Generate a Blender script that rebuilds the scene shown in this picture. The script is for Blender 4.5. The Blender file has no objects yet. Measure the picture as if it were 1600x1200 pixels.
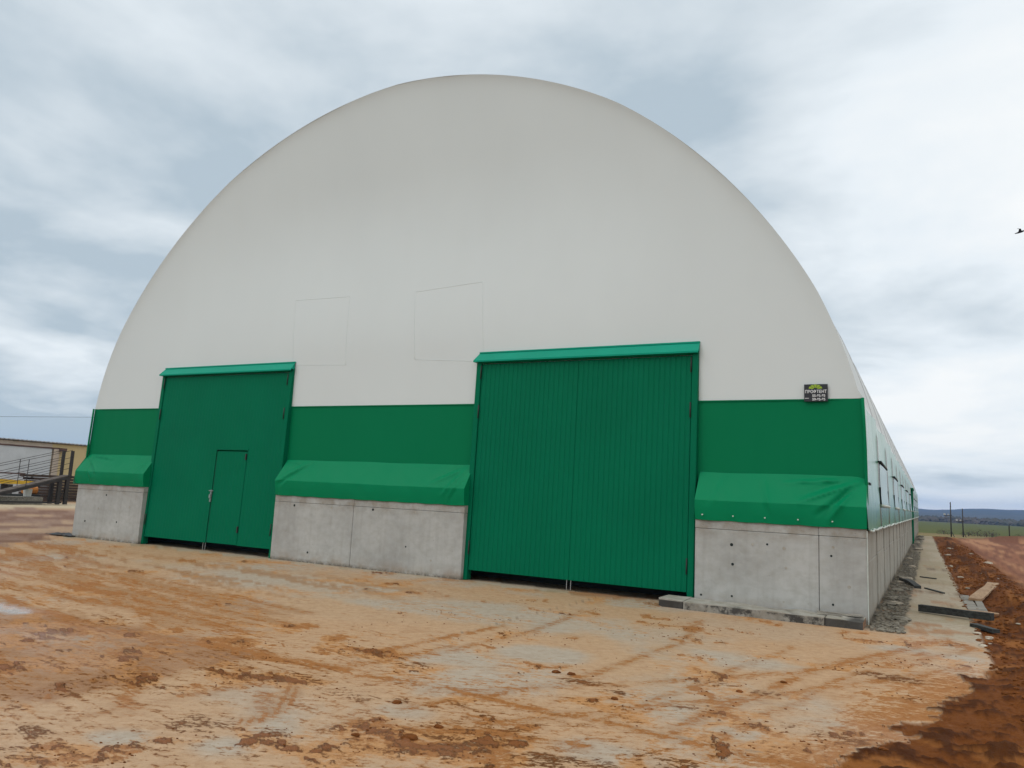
import bpy, bmesh, math, random
import numpy as np
from mathutils import Vector, Matrix, noise as mnoise

random.seed(7); rng = np.random.default_rng(7)
sc = bpy.context.scene
C = sc.collection
PI = math.pi

# ------------------------------------------------------------------ camera
CAM = Vector((22.5695, -14.6448, 1.8972)); YAW, PITCH, ROLL = 0.491347, 0.142177, 0.048172
f = Vector((-math.sin(YAW)*math.cos(PITCH), math.cos(YAW)*math.cos(PITCH), math.sin(PITCH)))
r = Vector((math.cos(YAW), math.sin(YAW), 0)); u = r.cross(f)
cr, sr = math.cos(ROLL), math.sin(ROLL)
R_, U_ = cr*r + sr*u, -sr*r + cr*u
cam = bpy.data.cameras.new('camera'); camo = bpy.data.objects.new('camera', cam); C.objects.link(camo)
m = Matrix.Identity(4)
for i in range(3):
    m[i][0], m[i][1], m[i][2], m[i][3] = R_[i], U_[i], -f[i], CAM[i]
camo.matrix_world = m
cam.sensor_width = 36; cam.lens = 27.0; cam.clip_start = 0.1; cam.clip_end = 9000
sc.camera = camo

# ------------------------------------------------------------------ world, sun, exposure
SUN_EL, SUN_AZ = math.radians(48), math.radians(205)      # high soft light from behind the camera
world = bpy.data.worlds.new('World'); sc.world = world; world.use_nodes = True
wn, wl = world.node_tree.nodes, world.node_tree.links
wn.clear()
def W(t, **k):
    n = wn.new(t)
    for a, b in k.items():
        if a.startswith('i_'): n.inputs[int(a[2:])].default_value = b
        else: setattr(n, a, b)
    return n
out = W('ShaderNodeOutputWorld'); bg = W('ShaderNodeBackground'); bg.inputs[1].default_value = 1.0
sky = W('ShaderNodeTexSky', sky_type='NISHITA', sun_disc=False, sun_elevation=SUN_EL, sun_rotation=SUN_AZ)
bgs = W('ShaderNodeBackground'); bgs.inputs[1].default_value = 0.08
wl.new(sky.outputs[0], bgs.inputs[0])
tc = W('ShaderNodeTexCoord'); sep = W('ShaderNodeSeparateXYZ'); wl.new(tc.outputs['Generated'], sep.inputs[0])
def M2(op, a, b=None, clamp=False):
    n = W('ShaderNodeMath', operation=op); n.use_clamp = clamp
    for i, v in enumerate((a, b)):
        if v is None: continue
        if isinstance(v, (int, float)): n.inputs[i].default_value = v
        else: wl.new(v, n.inputs[i])
    return n.outputs[0]
zz = M2('ADD', M2('MAXIMUM', sep.outputs[2], 0.0), 0.16)
comb = W('ShaderNodeCombineXYZ')
wl.new(M2('DIVIDE', sep.outputs[0], zz), comb.inputs[0]); wl.new(M2('DIVIDE', sep.outputs[1], zz), comb.inputs[1])
def WN(scale, det, rough, off, dist=0.0, ws=None):
    mp = W('ShaderNodeMapping'); mp.inputs['Location'].default_value = off
    if ws: mp.inputs['Scale'].default_value = ws
    wl.new(comb.outputs[0], mp.inputs[0])
    n = W('ShaderNodeTexNoise'); n.inputs['Scale'].default_value = scale; n.inputs['Detail'].default_value = det
    n.inputs['Roughness'].default_value = rough; n.inputs['Distortion'].default_value = dist
    wl.new(mp.outputs[0], n.inputs['Vector']); return n.outputs[0]
n1 = WN(0.42, 5, .5, (3.1, 1.7, 0), .2); n2 = WN(1.3, 6, .54, (7.3, 2.2, 0), .2); n3 = WN(.2, 2, .5, (1.0, 5.5, 0))
mixv = M2('ADD', M2('ADD', M2('MULTIPLY', n1, .62), M2('MULTIPLY', n2, .52)), M2('MULTIPLY', n3, .02)) 
# the cloud is thicker (darker) to the left of the hangar, thinner ahead and to the right
tilt = M2('ADD', M2('ADD', M2('MULTIPLY', sep.outputs[0], .18), M2('MULTIPLY', sep.outputs[2], .16)), -.08)
v = M2('SUBTRACT', M2('ADD', mixv, tilt), M2('MULTIPLY', M2('SUBTRACT', .10, M2('MAXIMUM', sep.outputs[2], 0.0), True), .75))
ramp = W('ShaderNodeValToRGB'); wl.new(v, ramp.inputs[0])
cr_ = ramp.color_ramp
cr_.elements[0].position = .38; cr_.elements[0].color = (.45, .54, .61, 1)
cr_.elements[1].position = .61; cr_.elements[1].color = (.93, .95, .95, 1)
e = cr_.elements.new(.45); e.color = (.64, .71, .76, 1)
e = cr_.elements.new(.515); e.color = (.80, .86, .90, 1)
wl.new(ramp.outputs[0], bg.inputs[0])
ms = W('ShaderNodeMixShader'); ms.inputs[0].default_value = .95
wl.new(bgs.outputs[0], ms.inputs[1]); wl.new(bg.outputs[0], ms.inputs[2]); wl.new(ms.outputs[0], out.inputs[0])

sun = bpy.data.lights.new('sun', 'SUN'); sun.energy = .75; sun.angle = math.radians(50); sun.color = (1, .96, .9)
so = bpy.data.objects.new('sun', sun); C.objects.link(so)
sd = Vector((-0.35, -0.75, 0)).normalized()*math.cos(SUN_EL) + Vector((0, 0, math.sin(SUN_EL)))
so.rotation_euler = (sd).to_track_quat('Z', 'Y').to_euler()
sky.sun_rotation = math.atan2(sd.x, sd.y)
sc.view_settings.view_transform = 'Standard'; sc.view_settings.look = 'None'
sc.view_settings.exposure = 0.12; sc.view_settings.gamma = 1.0; sc.view_settings.use_curve_mapping = False

# ------------------------------------------------------------------ materials
class NT:
    def __init__(s, name):
        s.m = bpy.data.materials.new(name); s.m.use_nodes = True
        s.n, s.l = s.m.node_tree.nodes, s.m.node_tree.links
        s.b = s.n['Principled BSDF']; s.pos = s.n.new('ShaderNodeNewGeometry').outputs['Position']
    def node(s, t, **k):
        n = s.n.new(t)
        for a, b in k.items(): setattr(n, a, b)
        return n
    def link(s, a, b):
        if isinstance(a, (int, float)): b.default_value = a
        elif isinstance(a, tuple): b.default_value = a if len(a) == 4 else (*a, 1)
        else: s.l.new(a, b)
    def noise(s, scale, det=4, rough=.5, sc3=None, off=None, dist=0):
        src = s.pos
        if sc3 or off:
            mp = s.node('ShaderNodeMapping')
            if sc3: mp.inputs['Scale'].default_value = sc3
            if off: mp.inputs['Location'].default_value = off
            s.l.new(s.pos, mp.inputs[0]); src = mp.outputs[0]
        n = s.node('ShaderNodeTexNoise'); s.l.new(src, n.inputs['Vector'])
        n.inputs['Scale'].default_value = scale; n.inputs['Detail'].default_value = det
        n.inputs['Roughness'].default_value = rough; n.inputs['Distortion'].default_value = dist
        return n.outputs[0]
    def rng(s, v, a, b, c=0., d=1.):
        n = s.node('ShaderNodeMapRange'); s.link(v, n.inputs[0])
        for i, x in enumerate((a, b, c, d)): n.inputs[i+1].default_value = x
        return n.outputs[0]
    def math(s, op, a, b=0., clamp=False):
        n = s.node('ShaderNodeMath', operation=op); n.use_clamp = clamp
        s.link(a, n.inputs[0]); s.link(b, n.inputs[1]); return n.outputs[0]
    def mix(s, fac, a, b, mode='MIX'):
        n = s.node('ShaderNodeMix', data_type='RGBA', blend_type=mode)
        s.link(fac, n.inputs[0]); s.link(a, n.inputs[6]); s.link(b, n.inputs[7]); return n.outputs[2]
    def bump(s, h, dist=.01, strength=1.):
        n = s.node('ShaderNodeBump'); n.inputs['Distance'].default_value = dist; n.inputs['Strength'].default_value = strength
        s.l.new(h, n.inputs['Height']); s.l.new(n.outputs[0], s.b.inputs['Normal'])
    def color(s, c): s.link(c, s.b.inputs['Base Color'])
    def rough(s, v): s.link(v, s.b.inputs['Roughness'])

def plain(name, col, rough=.6, var=.15, scale=3., metal=0., bump=0., dirt=None, spec=.5):
    t = NT(name)
    n = t.noise(scale, 5, .6)
    dark = tuple(c*(1-var) for c in col); lite = tuple(min(1, c*(1+var)) for c in col)
    c = t.mix(t.rng(n, .3, .7), dark, lite)
    if dirt:
        c = t.mix(t.math('MULTIPLY', t.rng(t.noise(scale*2.3, 6, .65), .5, .7), .6), c, dirt)
    t.color(c); t.rough(rough); t.b.inputs['Metallic'].default_value = metal
    t.b.inputs['Specular IOR Level'].default_value = spec
    if bump: t.bump(t.noise(scale*12, 4, .6), bump)
    return t.m

def fabric(name, col, rough, dust, spec=.4, dk=.2, coat=0):
    t = NT(name)
    a = t.noise(.35, 4, .55, sc3=(1, 1, .5)); b = t.noise(2.0, 6, .6, sc3=(1.5, 1.5, .35))
    c = t.mix(t.rng(a, .3, .7, 0, .5), col, tuple(x*.93 for x in col))
    c = t.mix(t.rng(b, .52, .75, 0, dk), c, dust)
    t.color(c); t.rough(t.rng(b, .3, .7, rough-.05, rough+.08)); t.b.inputs['Specular IOR Level'].default_value = spec
    t.b.inputs['Coat Weight'].default_value = coat; t.b.inputs['Coat Roughness'].default_value = .16
    wr = t.noise(.8, 3, .5, sc3=(1, 1, .25)); fine = t.noise(180, 2, .5)
    t.bump(t.math('ADD', t.math('MULTIPLY', wr, 1.), t.math('MULTIPLY', fine, .004)), .03, .5)
    return t.m
M_white = fabric('white_pvc', (.65, .70, .695), .5, (.50, .52, .49), .25, .05)
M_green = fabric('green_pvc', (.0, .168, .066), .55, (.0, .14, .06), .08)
M_green_side = fabric('green_pvc_side_sheen', (.06, .30, .17), .30, (.12, .22, .15), .7, .2, .38)  # same tarp green, paled: sky sheen put into the colour
M_skirt = fabric('green_skirt_pvc', (.0, .21, .086), .45, (.0, .18, .08), .10)
M_gate = plain('gate_green_paint', (.0, .138, .066), .5, .06, .7, 0, 0, None, .06)
M_canopy = plain('canopy_green_toplit', (.0, .29, .185), .45, .06, 1.5, 0, 0, None, .15)  # lighter than the gates: light from above put into the colour
M_hem = plain('white_hem', (.55, .6, .55), .6, .15, 6)
M_black = plain('black_rubber', (.012, .012, .013), .6, .3, 8, 0, .003)
M_steel = plain('zinc_steel', (.45, .46, .46), .4, .2, 30, .7)
M_darksteel = plain('dark_steel', (.022, .018, .016), .6, .4, 4)
M_gap_shade = plain('dark_gap_shade', (.012, .02, .018), .9, .1, 2)  # near-black for real gaps and holes, and for shade built as dark pieces

def concrete_mat(name, base, stripes=0.):
    t = NT(name)
    big = t.noise(.9, 5, .6); mid = t.noise(4.5, 6, .62, sc3=(1, 1, 1.4)); fine = t.noise(60, 5, .7)
    c = t.mix(t.rng(big, .3, .7), tuple(x*.80 for x in base), tuple(x*1.10 for x in base))
    c = t.mix(t.rng(mid, .46, .70, 0, .45), c, (base[0]*.68, base[1]*.66, base[2]*.60)); c = t.mix(t.rng(mid, .46, .34, 0, .25), c, tuple(x*1.15 for x in base))
    # formwork boards: faint flat prints, water streaks
    st = t.noise(1.0, 4, .6, sc3=(7, 7, .35), off=(3, 1, 0)); c = t.mix(t.rng(st, .5, .75, 0, .25+stripes), c, (base[0]*.52, base[1]*.5, base[2]*.45))
    pores = t.rng(t.noise(26, 3, .5, off=(9, 3, 5)), .70, .76); c = t.mix(t.math('MULTIPLY', pores, .75), c, (.05, .045, .04))
    zsep = t.node('ShaderNodeSeparateXYZ'); t.l.new(t.pos, zsep.inputs[0])
    splash = t.math('MULTIPLY', t.rng(zsep.outputs[2], .0, .3, 1, 0), t.rng(t.noise(3.5, 5, .6, off=(1, 8, 2)), .35, .65))
    c = t.mix(t.math('MULTIPLY', splash, .6), c, (.26, .17, .09))
    foot = t.math('MULTIPLY', t.rng(zsep.outputs[2], .02, .10, 1, 0), t.rng(t.noise(6, 5, .7, off=(5, 5, 1)), .38, .55)); c = t.mix(t.math('MULTIPLY', foot, .8), c, (.10, .085, .06))
    top = t.math('MULTIPLY', t.rng(zsep.outputs[2], 1.25, 1.46), t.rng(t.noise(2.2, 6, .7, off=(6, 1, 9)), .40, .60)); c = t.mix(t.math('MULTIPLY', top, .6), c, (.22, .18, .13))
    t.color(c); t.rough(.85); t.b.inputs['Specular IOR Level'].default_value = .25
    t.bump(t.math('ADD', t.math('MULTIPLY', fine, .25), t.math('SUBTRACT', t.math('MULTIPLY', mid, .9), t.math('MULTIPLY', pores, .8))), .006)
    return t.m
M_conc = concrete_mat('formed_concrete', (.42, .425, .405))
M_conc_side = concrete_mat('formed_concrete_boardmarked', (.40, .385, .335), .6)
def wood_mat(name, base, dark, ax=(1, 12, 12)):
    t = NT(name); g = t.noise(2.2, 6, .65, sc3=ax); b = t.noise(1.4, 4, .6)
    c = t.mix(t.rng(g, .35, .65), dark, base); c = t.mix(t.rng(b, .5, .7, 0, .7), c, dark)
    t.color(c); t.rough(.8); t.bump(g, .006); return t.m
M_wood_grey = wood_mat('weathered_timber', (.40, .37, .31), (.10, .09, .075))
M_wood_dark = wood_mat('black_timber', (.05, .055, .05), (.012, .013, .013))
M_wood_pale = wood_mat('pale_plank', (.50, .34, .20), (.24, .13, .065), (6, 6, 6))
M_wood_end = wood_mat('sawn_end', (.34, .17, .08), (.16, .08, .035))
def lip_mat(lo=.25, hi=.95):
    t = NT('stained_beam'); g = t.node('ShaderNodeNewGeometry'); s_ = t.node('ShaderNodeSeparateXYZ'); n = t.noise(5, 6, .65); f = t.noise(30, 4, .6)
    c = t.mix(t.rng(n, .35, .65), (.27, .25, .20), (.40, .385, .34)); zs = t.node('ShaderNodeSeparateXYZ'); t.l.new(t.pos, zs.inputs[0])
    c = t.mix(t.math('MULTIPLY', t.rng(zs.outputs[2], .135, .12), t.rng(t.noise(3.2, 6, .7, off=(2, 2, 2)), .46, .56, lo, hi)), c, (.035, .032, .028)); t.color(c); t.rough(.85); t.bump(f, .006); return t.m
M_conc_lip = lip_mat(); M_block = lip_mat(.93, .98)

# ground: weights painted per vertex say WHAT the surface is made of (bare concrete, clay film, mud, soil ...)
def ground_mat():
    t = NT('clay_over_concrete')
    at = t.node('ShaderNodeAttribute', attribute_name='albedo'); wt = t.node('ShaderNodeAttribute', attribute_name='kinds')
    s = t.node('ShaderNodeSeparateColor'); t.l.new(wt.outputs['Color'], s.inputs[0])
    wet, rough_, veg = s.outputs[0], s.outputs[1], s.outputs[2]
    n1 = t.noise(9, 6, .65, dist=.4); n2 = t.noise(42, 6, .7); n3 = t.noise(2.6, 6, .6, dist=.6)
    c = at.outputs['Color']
    ml = t.node('ShaderNodeAttribute', attribute_name='clay'); m3 = t.node('ShaderNodeSeparateColor'); t.l.new(ml.outputs['Color'], m3.inputs[0])
    nb = t.noise(8.5, 8, .72, dist=.9, off=(4, 2, 0)); nf = t.noise(22, 6, .7, dist=.5, off=(1, 9, 0))
    def streak(deg, lng, sht, off):
        mp = t.node('ShaderNodeMapping'); mp.vector_type = 'POINT'; mp.inputs['Rotation'].default_value = (0, 0, math.radians(-deg)); t.l.new(t.pos, mp.inputs[0])
        m2 = t.node('ShaderNodeMapping'); m2.inputs['Scale'].default_value = (lng, sht, 1); m2.inputs['Location'].default_value = off; t.l.new(mp.outputs[0], m2.inputs[0])
        n = t.node('ShaderNodeTexNoise'); n.inputs['Scale'].default_value = 1.; n.inputs['Detail'].default_value = 8; n.inputs['Roughness'].default_value = .68; n.inputs['Distortion'].default_value = .5
        t.l.new(m2.outputs[0], n.inputs['Vector']); return n.outputs[0]
    sA = streak(-12, 1.1, 11., (3, 1, 0)); sB = streak(70, 1.3, 10., (8, 5, 0)); sC = streak(24, 2.2, 17., (2, 7, 0))
    xs_ = t.node('ShaderNodeSeparateXYZ'); t.l.new(t.pos, xs_.inputs[0]); wB = t.rng(xs_.outputs[0], 16.5, 20.5)
    sAB = t.node('ShaderNodeMix', data_type='FLOAT'); t.l.new(t.math('MULTIPLY', wB, .6), sAB.inputs[0]); t.l.new(sA, sAB.inputs[2]); t.l.new(sB, sAB.inputs[3])
    nn = t.math('ADD', t.math('ADD', t.math('MULTIPLY', nb, .26), t.math('MULTIPLY', nf, .20)), t.math('ADD', t.math('MULTIPLY', sAB.outputs[0], .32), t.math('MULTIPLY', sC, .22)))
    def crisp(v, amp, lo, hi): return t.rng(t.math('ADD', v, t.math('MULTIPLY', t.math('SUBTRACT', nn, .5), amp)), lo, hi)
    kf = crisp(m3.outputs[2], 7.0, .42, .88); km = crisp(m3.outputs[0], 7.0, .45, .80); kt = crisp(m3.outputs[1], 6.5, .58, .86)
    c = t.mix(t.rng(sC, .40, .62, 0, .35), c, t.mix(1., c, (.74, .64, .52), 'MULTIPLY'))
    c = t.mix(t.math('MULTIPLY', kf, .75), c, (.475, .225, .072)); c = t.mix(t.math('MULTIPLY', km, .8), c, (.31, .118, .026)); c = t.mix(t.math('MULTIPLY', kt, .8), c, (.20, .066, .016))
    c = t.mix(t.rng(n1, .50, .72, 0, .34), c, t.mix(1., c, (.56, .40, .29), 'MULTIPLY'))
    c = t.mix(t.rng(n1, .46, .30, 0, .30), c, t.mix(1., c, (1.3, 1.28, 1.25), 'MULTIPLY'))
    c = t.mix(t.rng(n2, .56, .74, 0, .5), c, t.mix(1., c, (.55, .42, .33), 'MULTIPLY'))
    c = t.mix(t.rng(n3, .55, .70, 0, .25), c, t.mix(1., c, (.72, .60, .5), 'MULTIPLY'))
    dk = t.math('MULTIPLY', rough_, t.rng(nf, .54, .66, 0, .45)); c = t.mix(dk, c, t.mix(1., c, (.38, .33, .3), 'MULTIPLY'))
    t.color(c)
    t.rough(t.math('SUBTRACT', t.rng(n1, .3, .7, .70, .90), t.math('MULTIPLY', wet, .62), True))
    t.link(t.math('ADD', .06, t.math('MULTIPLY', wet, .6)), t.b.inputs['Specular IOR Level'])
    h = t.math('ADD', t.math('MULTIPLY', n1, .5), t.math('MULTIPLY', n2, .25)); h = t.math('ADD', h, t.math('ADD', t.math('MULTIPLY', km, .12), t.math('MULTIPLY', kt, .35)))
    dist = t.math('MULTIPLY', h, t.math('ADD', t.math('MULTIPLY', rough_, 5.), .55))
    dist = t.math('MULTIPLY', dist, t.math('SUBTRACT', 1., wet))
    t.bump(dist, .014)
    return t.m
M_ground = ground_mat()

# ------------------------------------------------------------------ mesh helpers
class MB:
    def __init__(s): s.v = []; s.f = []; s.mi = []
    def quad(s, *p, mi=0):
        k = len(s.v); s.v += [tuple(x) for x in p]; s.f.append(tuple(range(k, k+len(p)))); s.mi.append(mi); return s
    def box(s, x0, x1, y0, y1, z0, z1, mi=0, M=None):
        P = [Vector(p) for p in ((x0,y0,z0),(x1,y0,z0),(x1,y1,z0),(x0,y1,z0),(x0,y0,z1),(x1,y0,z1),(x1,y1,z1),(x0,y1,z1))]
        if M: P = [M @ p for p in P]
        k = len(s.v); s.v += [tuple(p) for p in P]
        for q in ((3,2,1,0),(4,5,6,7),(0,1,5,4),(1,2,6,5),(2,3,7,6),(3,0,4,7)): s.f.append(tuple(k+i for i in q)); s.mi.append(mi)
        return s
    def tube(s, pts, rad, n=8, mi=0, cap=True):
        pts = [Vector(p) for p in pts]; k0 = len(s.v)
        rr = rad if isinstance(rad, (list, tuple)) else [rad]*len(pts)
        prev = None
        for i, p in enumerate(pts):
            d = (pts[min(i+1, len(pts)-1)]-pts[max(i-1, 0)]).normalized()
            a = Vector((0, 0, 1)) if abs(d.z) < .9 else Vector((1, 0, 0))
            e1 = d.cross(a).normalized(); e2 = d.cross(e1)
            for j in range(n):
                t = 2*PI*j/n; s.v.append(tuple(p+(e1*math.cos(t)+e2*math.sin(t))*rr[i]))
        for i in range(len(pts)-1):
            for j in range(n):
                a = k0+i*n+j; b = k0+i*n+(j+1) % n; s.f.append((a, b, b+n, a+n)); s.mi.append(mi)
        if cap:
            s.f.append(tuple(k0+j for j in range(n))[::-1]); s.mi.append(mi)
            s.f.append(tuple(k0+(len(pts)-1)*n+j for j in range(n))); s.mi.append(mi)
        return s
    def grid(s, P, mi=0):          # P[i][j] = points
        k = len(s.v); nj = len(P[0])
        for row in P: s.v += [tuple(p) for p in row]
        for i in range(len(P)-1):
            for j in range(nj-1):
                a = k+i*nj+j; s.f.append((a, a+nj, a+nj+1, a+1)); s.mi.append(mi)
        return s
    def build(s, name, mats, parent=None, smooth=False, bevel=0, org=None, rot=0):
        me = bpy.data.meshes.new(name); V = [Vector(v) for v in s.v]
        if org is not None:
            o_ = Vector(org); Ri = Matrix.Rotation(-rot, 3, 'Z'); V = [Ri @ (v-o_) for v in V]
        me.from_pydata([tuple(v) for v in V], [], s.f)
        if not isinstance(mats, (list, tuple)): mats = [mats]
        for mm in mats: me.materials.append(mm)
        me.polygons.foreach_set('material_index', s.mi)
        if smooth: me.polygons.foreach_set('use_smooth', [True]*len(s.f))
        if bevel:
            bm = bmesh.new(); bm.from_mesh(me); bmesh.ops.recalc_face_normals(bm, faces=bm.faces)
            bmesh.ops.bevel(bm, geom=list(bm.edges), offset=bevel, segments=1, affect='EDGES', profile=.5, clamp_overlap=True); bm.to_mesh(me); bm.free()
        me.update()
        o = bpy.data.objects.new(name, me); C.objects.link(o)
        if parent: o.parent = parent
        if org is not None: o.location = org; o.rotation_euler = (0, 0, rot)
        return o
def tag(o, label=None, cat=None, group=None, kind=None):
    if label: o['label'] = label
    if cat: o['category'] = cat
    if group: o['group'] = group
    if kind: o['kind'] = kind
    return o
def empty(name, loc=(0, 0, 0), rz=0):
    o = bpy.data.objects.new(name, None); C.objects.link(o); o.location = loc; o.rotation_euler = (0, 0, rz); o.empty_display_size = .3; return o

# ------------------------------------------------------------------ numpy value noise
def h2(ix, iy, seed):
    n = (ix.astype(np.int64)*374761393 + iy.astype(np.int64)*668265263 + seed*1274126177) & 0xffffffff
    n = ((n ^ (n >> 13))*1274126177) & 0xffffffff
    n = (n ^ (n >> 16)) & 0xffffffff
    return n/4294967295.0
def vnoise(x, y, seed=0):
    ix, iy = np.floor(x), np.floor(y); fx, fy = x-ix, y-iy
    ux, uy = fx*fx*fx*(fx*(fx*6-15)+10), fy*fy*fy*(fy*(fy*6-15)+10)
    a = h2(ix, iy, seed); b = h2(ix+1, iy, seed); c = h2(ix, iy+1, seed); d = h2(ix+1, iy+1, seed)
    return a*(1-ux)*(1-uy)+b*ux*(1-uy)+c*(1-ux)*uy+d*ux*uy
def fbm(x, y, scale, octv=5, gain=.5, seed=0):
    s = 0; a = 1; t = 0; x = x*scale; y = y*scale
    for o in range(octv):
        s = s+a*vnoise(x, y, seed+o*17); t += a; a *= gain
        x, y = x*1.62+y*1.18+13.7, -x*1.18+y*1.62+7.1
    return s/t
def sstep(a, b, v):
    t = np.clip((v-a)/(b-a), 0, 1); return t*t*(3-2*t)
def dpoly(x, y, pts):
    d = np.full(x.shape, 1e9)
    for (x0, y0), (x1, y1) in zip(pts[:-1], pts[1:]):
        vx, vy = x1-x0, y1-y0; t = np.clip(((x-x0)*vx+(y-y0)*vy)/(vx*vx+vy*vy), 0, 1)
        d = np.minimum(d, np.hypot(x-x0-t*vx, y-y0-t*vy))
    return d

# ------------------------------------------------------------------ ground
def wall_x(y): return 21.74+.007*np.maximum(y, 0)
EDGE = 23.36
def base_z(x, y):
    return -np.interp(y, [0, 60, 70, 110, 150, 220, 300, 800, 1200], [0, 0, .14, 1.2, 1.9, 3.1, 4.4, 5.2, 6.5])
def lerp(a, b, t): return a*(1-t[..., None])+np.array(b)*t[..., None]
def surf(x, y):
    """returns z, albedo (n,3), kinds (wet, rough, veg)"""
    wx = x+.35*(fbm(x, y, .8, 3, seed=91)-.5)*2; wy = y+.35*(fbm(x, y, .8, 3, seed=37)-.5)*2
    rc = np.hypot(x-CAM.x, y-CAM.y)
    F1 = fbm(wx, wy, .55, 6, .55, 3); F2 = fbm(wx*1., wy, 1.7, 6, .6, 11); F3 = fbm(x, y, 6.5, 5, .6, 23); F4 = fbm(wx, wy, .28, 4, .5, 55)
    # streaks along the driving line (towards the left gate) 
    ca, sa = math.cos(math.radians(-14)), math.sin(math.radians(-14))
    sx, sy = (wx*ca+wy*sa), (-wx*sa+wy*ca)
    S1 = fbm(sx*.16, sy*1.9, 1.6, 5, .6, 71)
    col = np.zeros(x.shape+(3,)); col[:] = (.49, .325, .195)                        # clay-tinted dry concrete
    clean = sstep(.50, .66, F1*.6+F4*.4+.05*(F3-.5))
    for cx, cy, rr, k in ((10.9,-3.2,2.0,1.),(12.6,-3.1,1.5,.8),(8.9,-2.8,1.2,.6),(18.4,-5.9,.75,1.2),(19.3,-3.6,1.2,.6),(20.5,-4.6,.8,1.),(22.3,-2.1,.55,1.1),(23.,-2.3,.45,1.3),(22.9,-1.2,.4,.8),
                          (17.4,-10.7,.3,1.),(18.1,-10.4,.32,1.),(21.2,-7.7,.4,.9),(20.4,-8.9,.4,.9),(17.2,-9.3,.6,.6),(18.6,-8.9,.35,.8),(20.2,-1.8,1.6,.35)):
        d = np.hypot((x-cx), (y-cy)*1.25)/rr+1.0*(F2-.5)
        clean = np.maximum(clean, k*sstep(1.1, .35, d))
    clean = np.clip(clean, 0, 1)
    near = sstep(5.5, 11, -y)                      # clay lies thicker away from the building
    film = sstep(.44, .60, F2*.55+F1*.45+.08*(near-.4))
    col = lerp(col, (.41, .385, .33), clean*.70)
    # brown mud smears
    mud = sstep(.60, .68, F2*.6+S1*.4+.055*near+.04*(F3-.5)-.06*clean)
    dens = sstep(.46, .58, S1)*sstep(14, 2, x)*sstep(-.5, -2.5, y)
    mud = np.maximum(mud, dens*.75)
    thick = sstep(.66, .72, F2*.7+F3*.3+.085*near-.02)
    H = np.zeros(x.shape)
    # tyre tracks, mud-filled joints
    tr = np.zeros(x.shape)
    lin = np.zeros(x.shape); sl = [np.zeros(x.shape)]
    def track(pts, w, k, sd, gap=.35, rib=0):
        nonlocal tr, H
        d = dpoly(wx*.35+x*.65, wy*.35+y*.65, pts); n = fbm(x, y, 3.5, 4, .6, sd)
        t = sstep(w*1.7, 0, d+(n-.5)*w*1.3)*sstep(gap-.15, gap+.25, n)*k
        if rib: t = t*(.35+.65*(np.sin(rib*(x*.8+y*.6)) > -.1))
        tr = np.maximum(tr, t); sl[0] = np.maximum(sl[0], sstep(w*1.5, w*.2, d+(n-.5)*w*.5)*k*(.35+.65*sstep(.3, .55, n)))
    track([(17.16,-4.32),(17.03,-6.18),(16.84,-7.45)], .07, .9, 5, .2)
    track([(17.45,-8.09),(17.98,-8.0),(19.27,-8.13),(20.7,-8.22),(21.61,-8.21)], .10, .9, 6, .25)
    track([(10.1,-7.6),(13.03,-8.32),(14.58,-8.15),(15.8,-8.0),(16.4,-8.1),(17.3,-8.0)], .16, 1, 7, .2)
    track([(16.7,-10.55),(16.8,-9.6),(17.08,-8.25),(17.36,-6.26)], .09, .8, 8)
    track([(20.96,-3.03),(20.6,-5.7),(20.25,-7.54),(19.97,-8.36)], .08, .7, 9)
    track([(22.87,-.66),(21.55,-4.06),(20.95,-6.73),(20.68,-8.15)], .12, .9, 10)
    track([(23.2,-1.2),(21.9,-4.3),(21.3,-6.8),(21.1,-8.4)], .10, .7, 12)
    track([(18.49,-9.38),(19.49,-9.04),(20.2,-8.9)], .12, .9, 13, .25)
    track([(16.8,-8.6),(17.24,-8.95),(17.7,-9.54),(17.75,-9.84)], .13, 1., 14, .1, 75)
    for k, (a, b) in enumerate((((-1.48,-1.24),(14.43,-5.6)), ((-2,-1.9),(14.2,-5.95)), ((-3,-3.6),(14.9,-6.44)), ((-3,-4.3),(14.6,-6.8)), ((0,-5.9),(15.,-7.2)), ((-4,-2.7),(13.2,-5.9)), ((-4,-5.2),(14.4,-7.1)))):
        md = ((a[0]+b[0])/2, (a[1]+b[1])/2-.35); track([a, md, b], .17, .85, 30+k, .38)
        dd = dpoly(wx*.3+x*.7, wy*.3+y*.7, [a, md, b]); lin = np.maximum(lin, sstep(.26, .02, dd)*sstep(.36, .55, fbm(x*.4, y*1.5, 1.3, 4, .6, 60+k)))
    for pts_, w_, sd_ in (([(9.5,-5.2),(13,-6.6),(15.6,-7.9),(17.6,-9.6)], .14, 81), ([(9.5,-5.9),(12.6,-7.1),(15.,-8.5),(16.8,-10.3)], .14, 82), ([(17.5,-2.2),(17.7,-4.6),(17.5,-6.6),(16.9,-8.2)], .10, 83), ([(19.3,-1.6),(19.6,-4.2),(19.4,-6.6),(18.6,-8.8)], .11, 84), ([(22.6,-2.2),(21.4,-4.6),(20.,-6.6),(18.4,-8.2)], .10, 85), ([(23.,-3.1),(21.8,-5.2),(20.5,-7.2),(19.2,-8.9)], .11, 86)): track(pts_, w_, .75, sd_, .3)
    mud = np.maximum(mud, tr)
    zoneL = sstep(16, 13, x)*sstep(-1.2, -2.4, y)*sstep(-8.2, -7.6, y); lin = np.maximum(lin, zoneL*sstep(.47, .57, S1)*.9)
    col = lerp(col, (.33, .175, .075), np.maximum(lin, sl[0]*.75)*.75)
    # the quadrant of slab at the left is covered by a wet reddish-brown coat of clay
    jx = 16.1+.35*(F2-.5)+.2*(F3-.5); jy = -7.95-.35*(F2-.5)
    red = sstep(.15, -.15, x-jx)*sstep(.12, -.12, y-jy)
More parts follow.
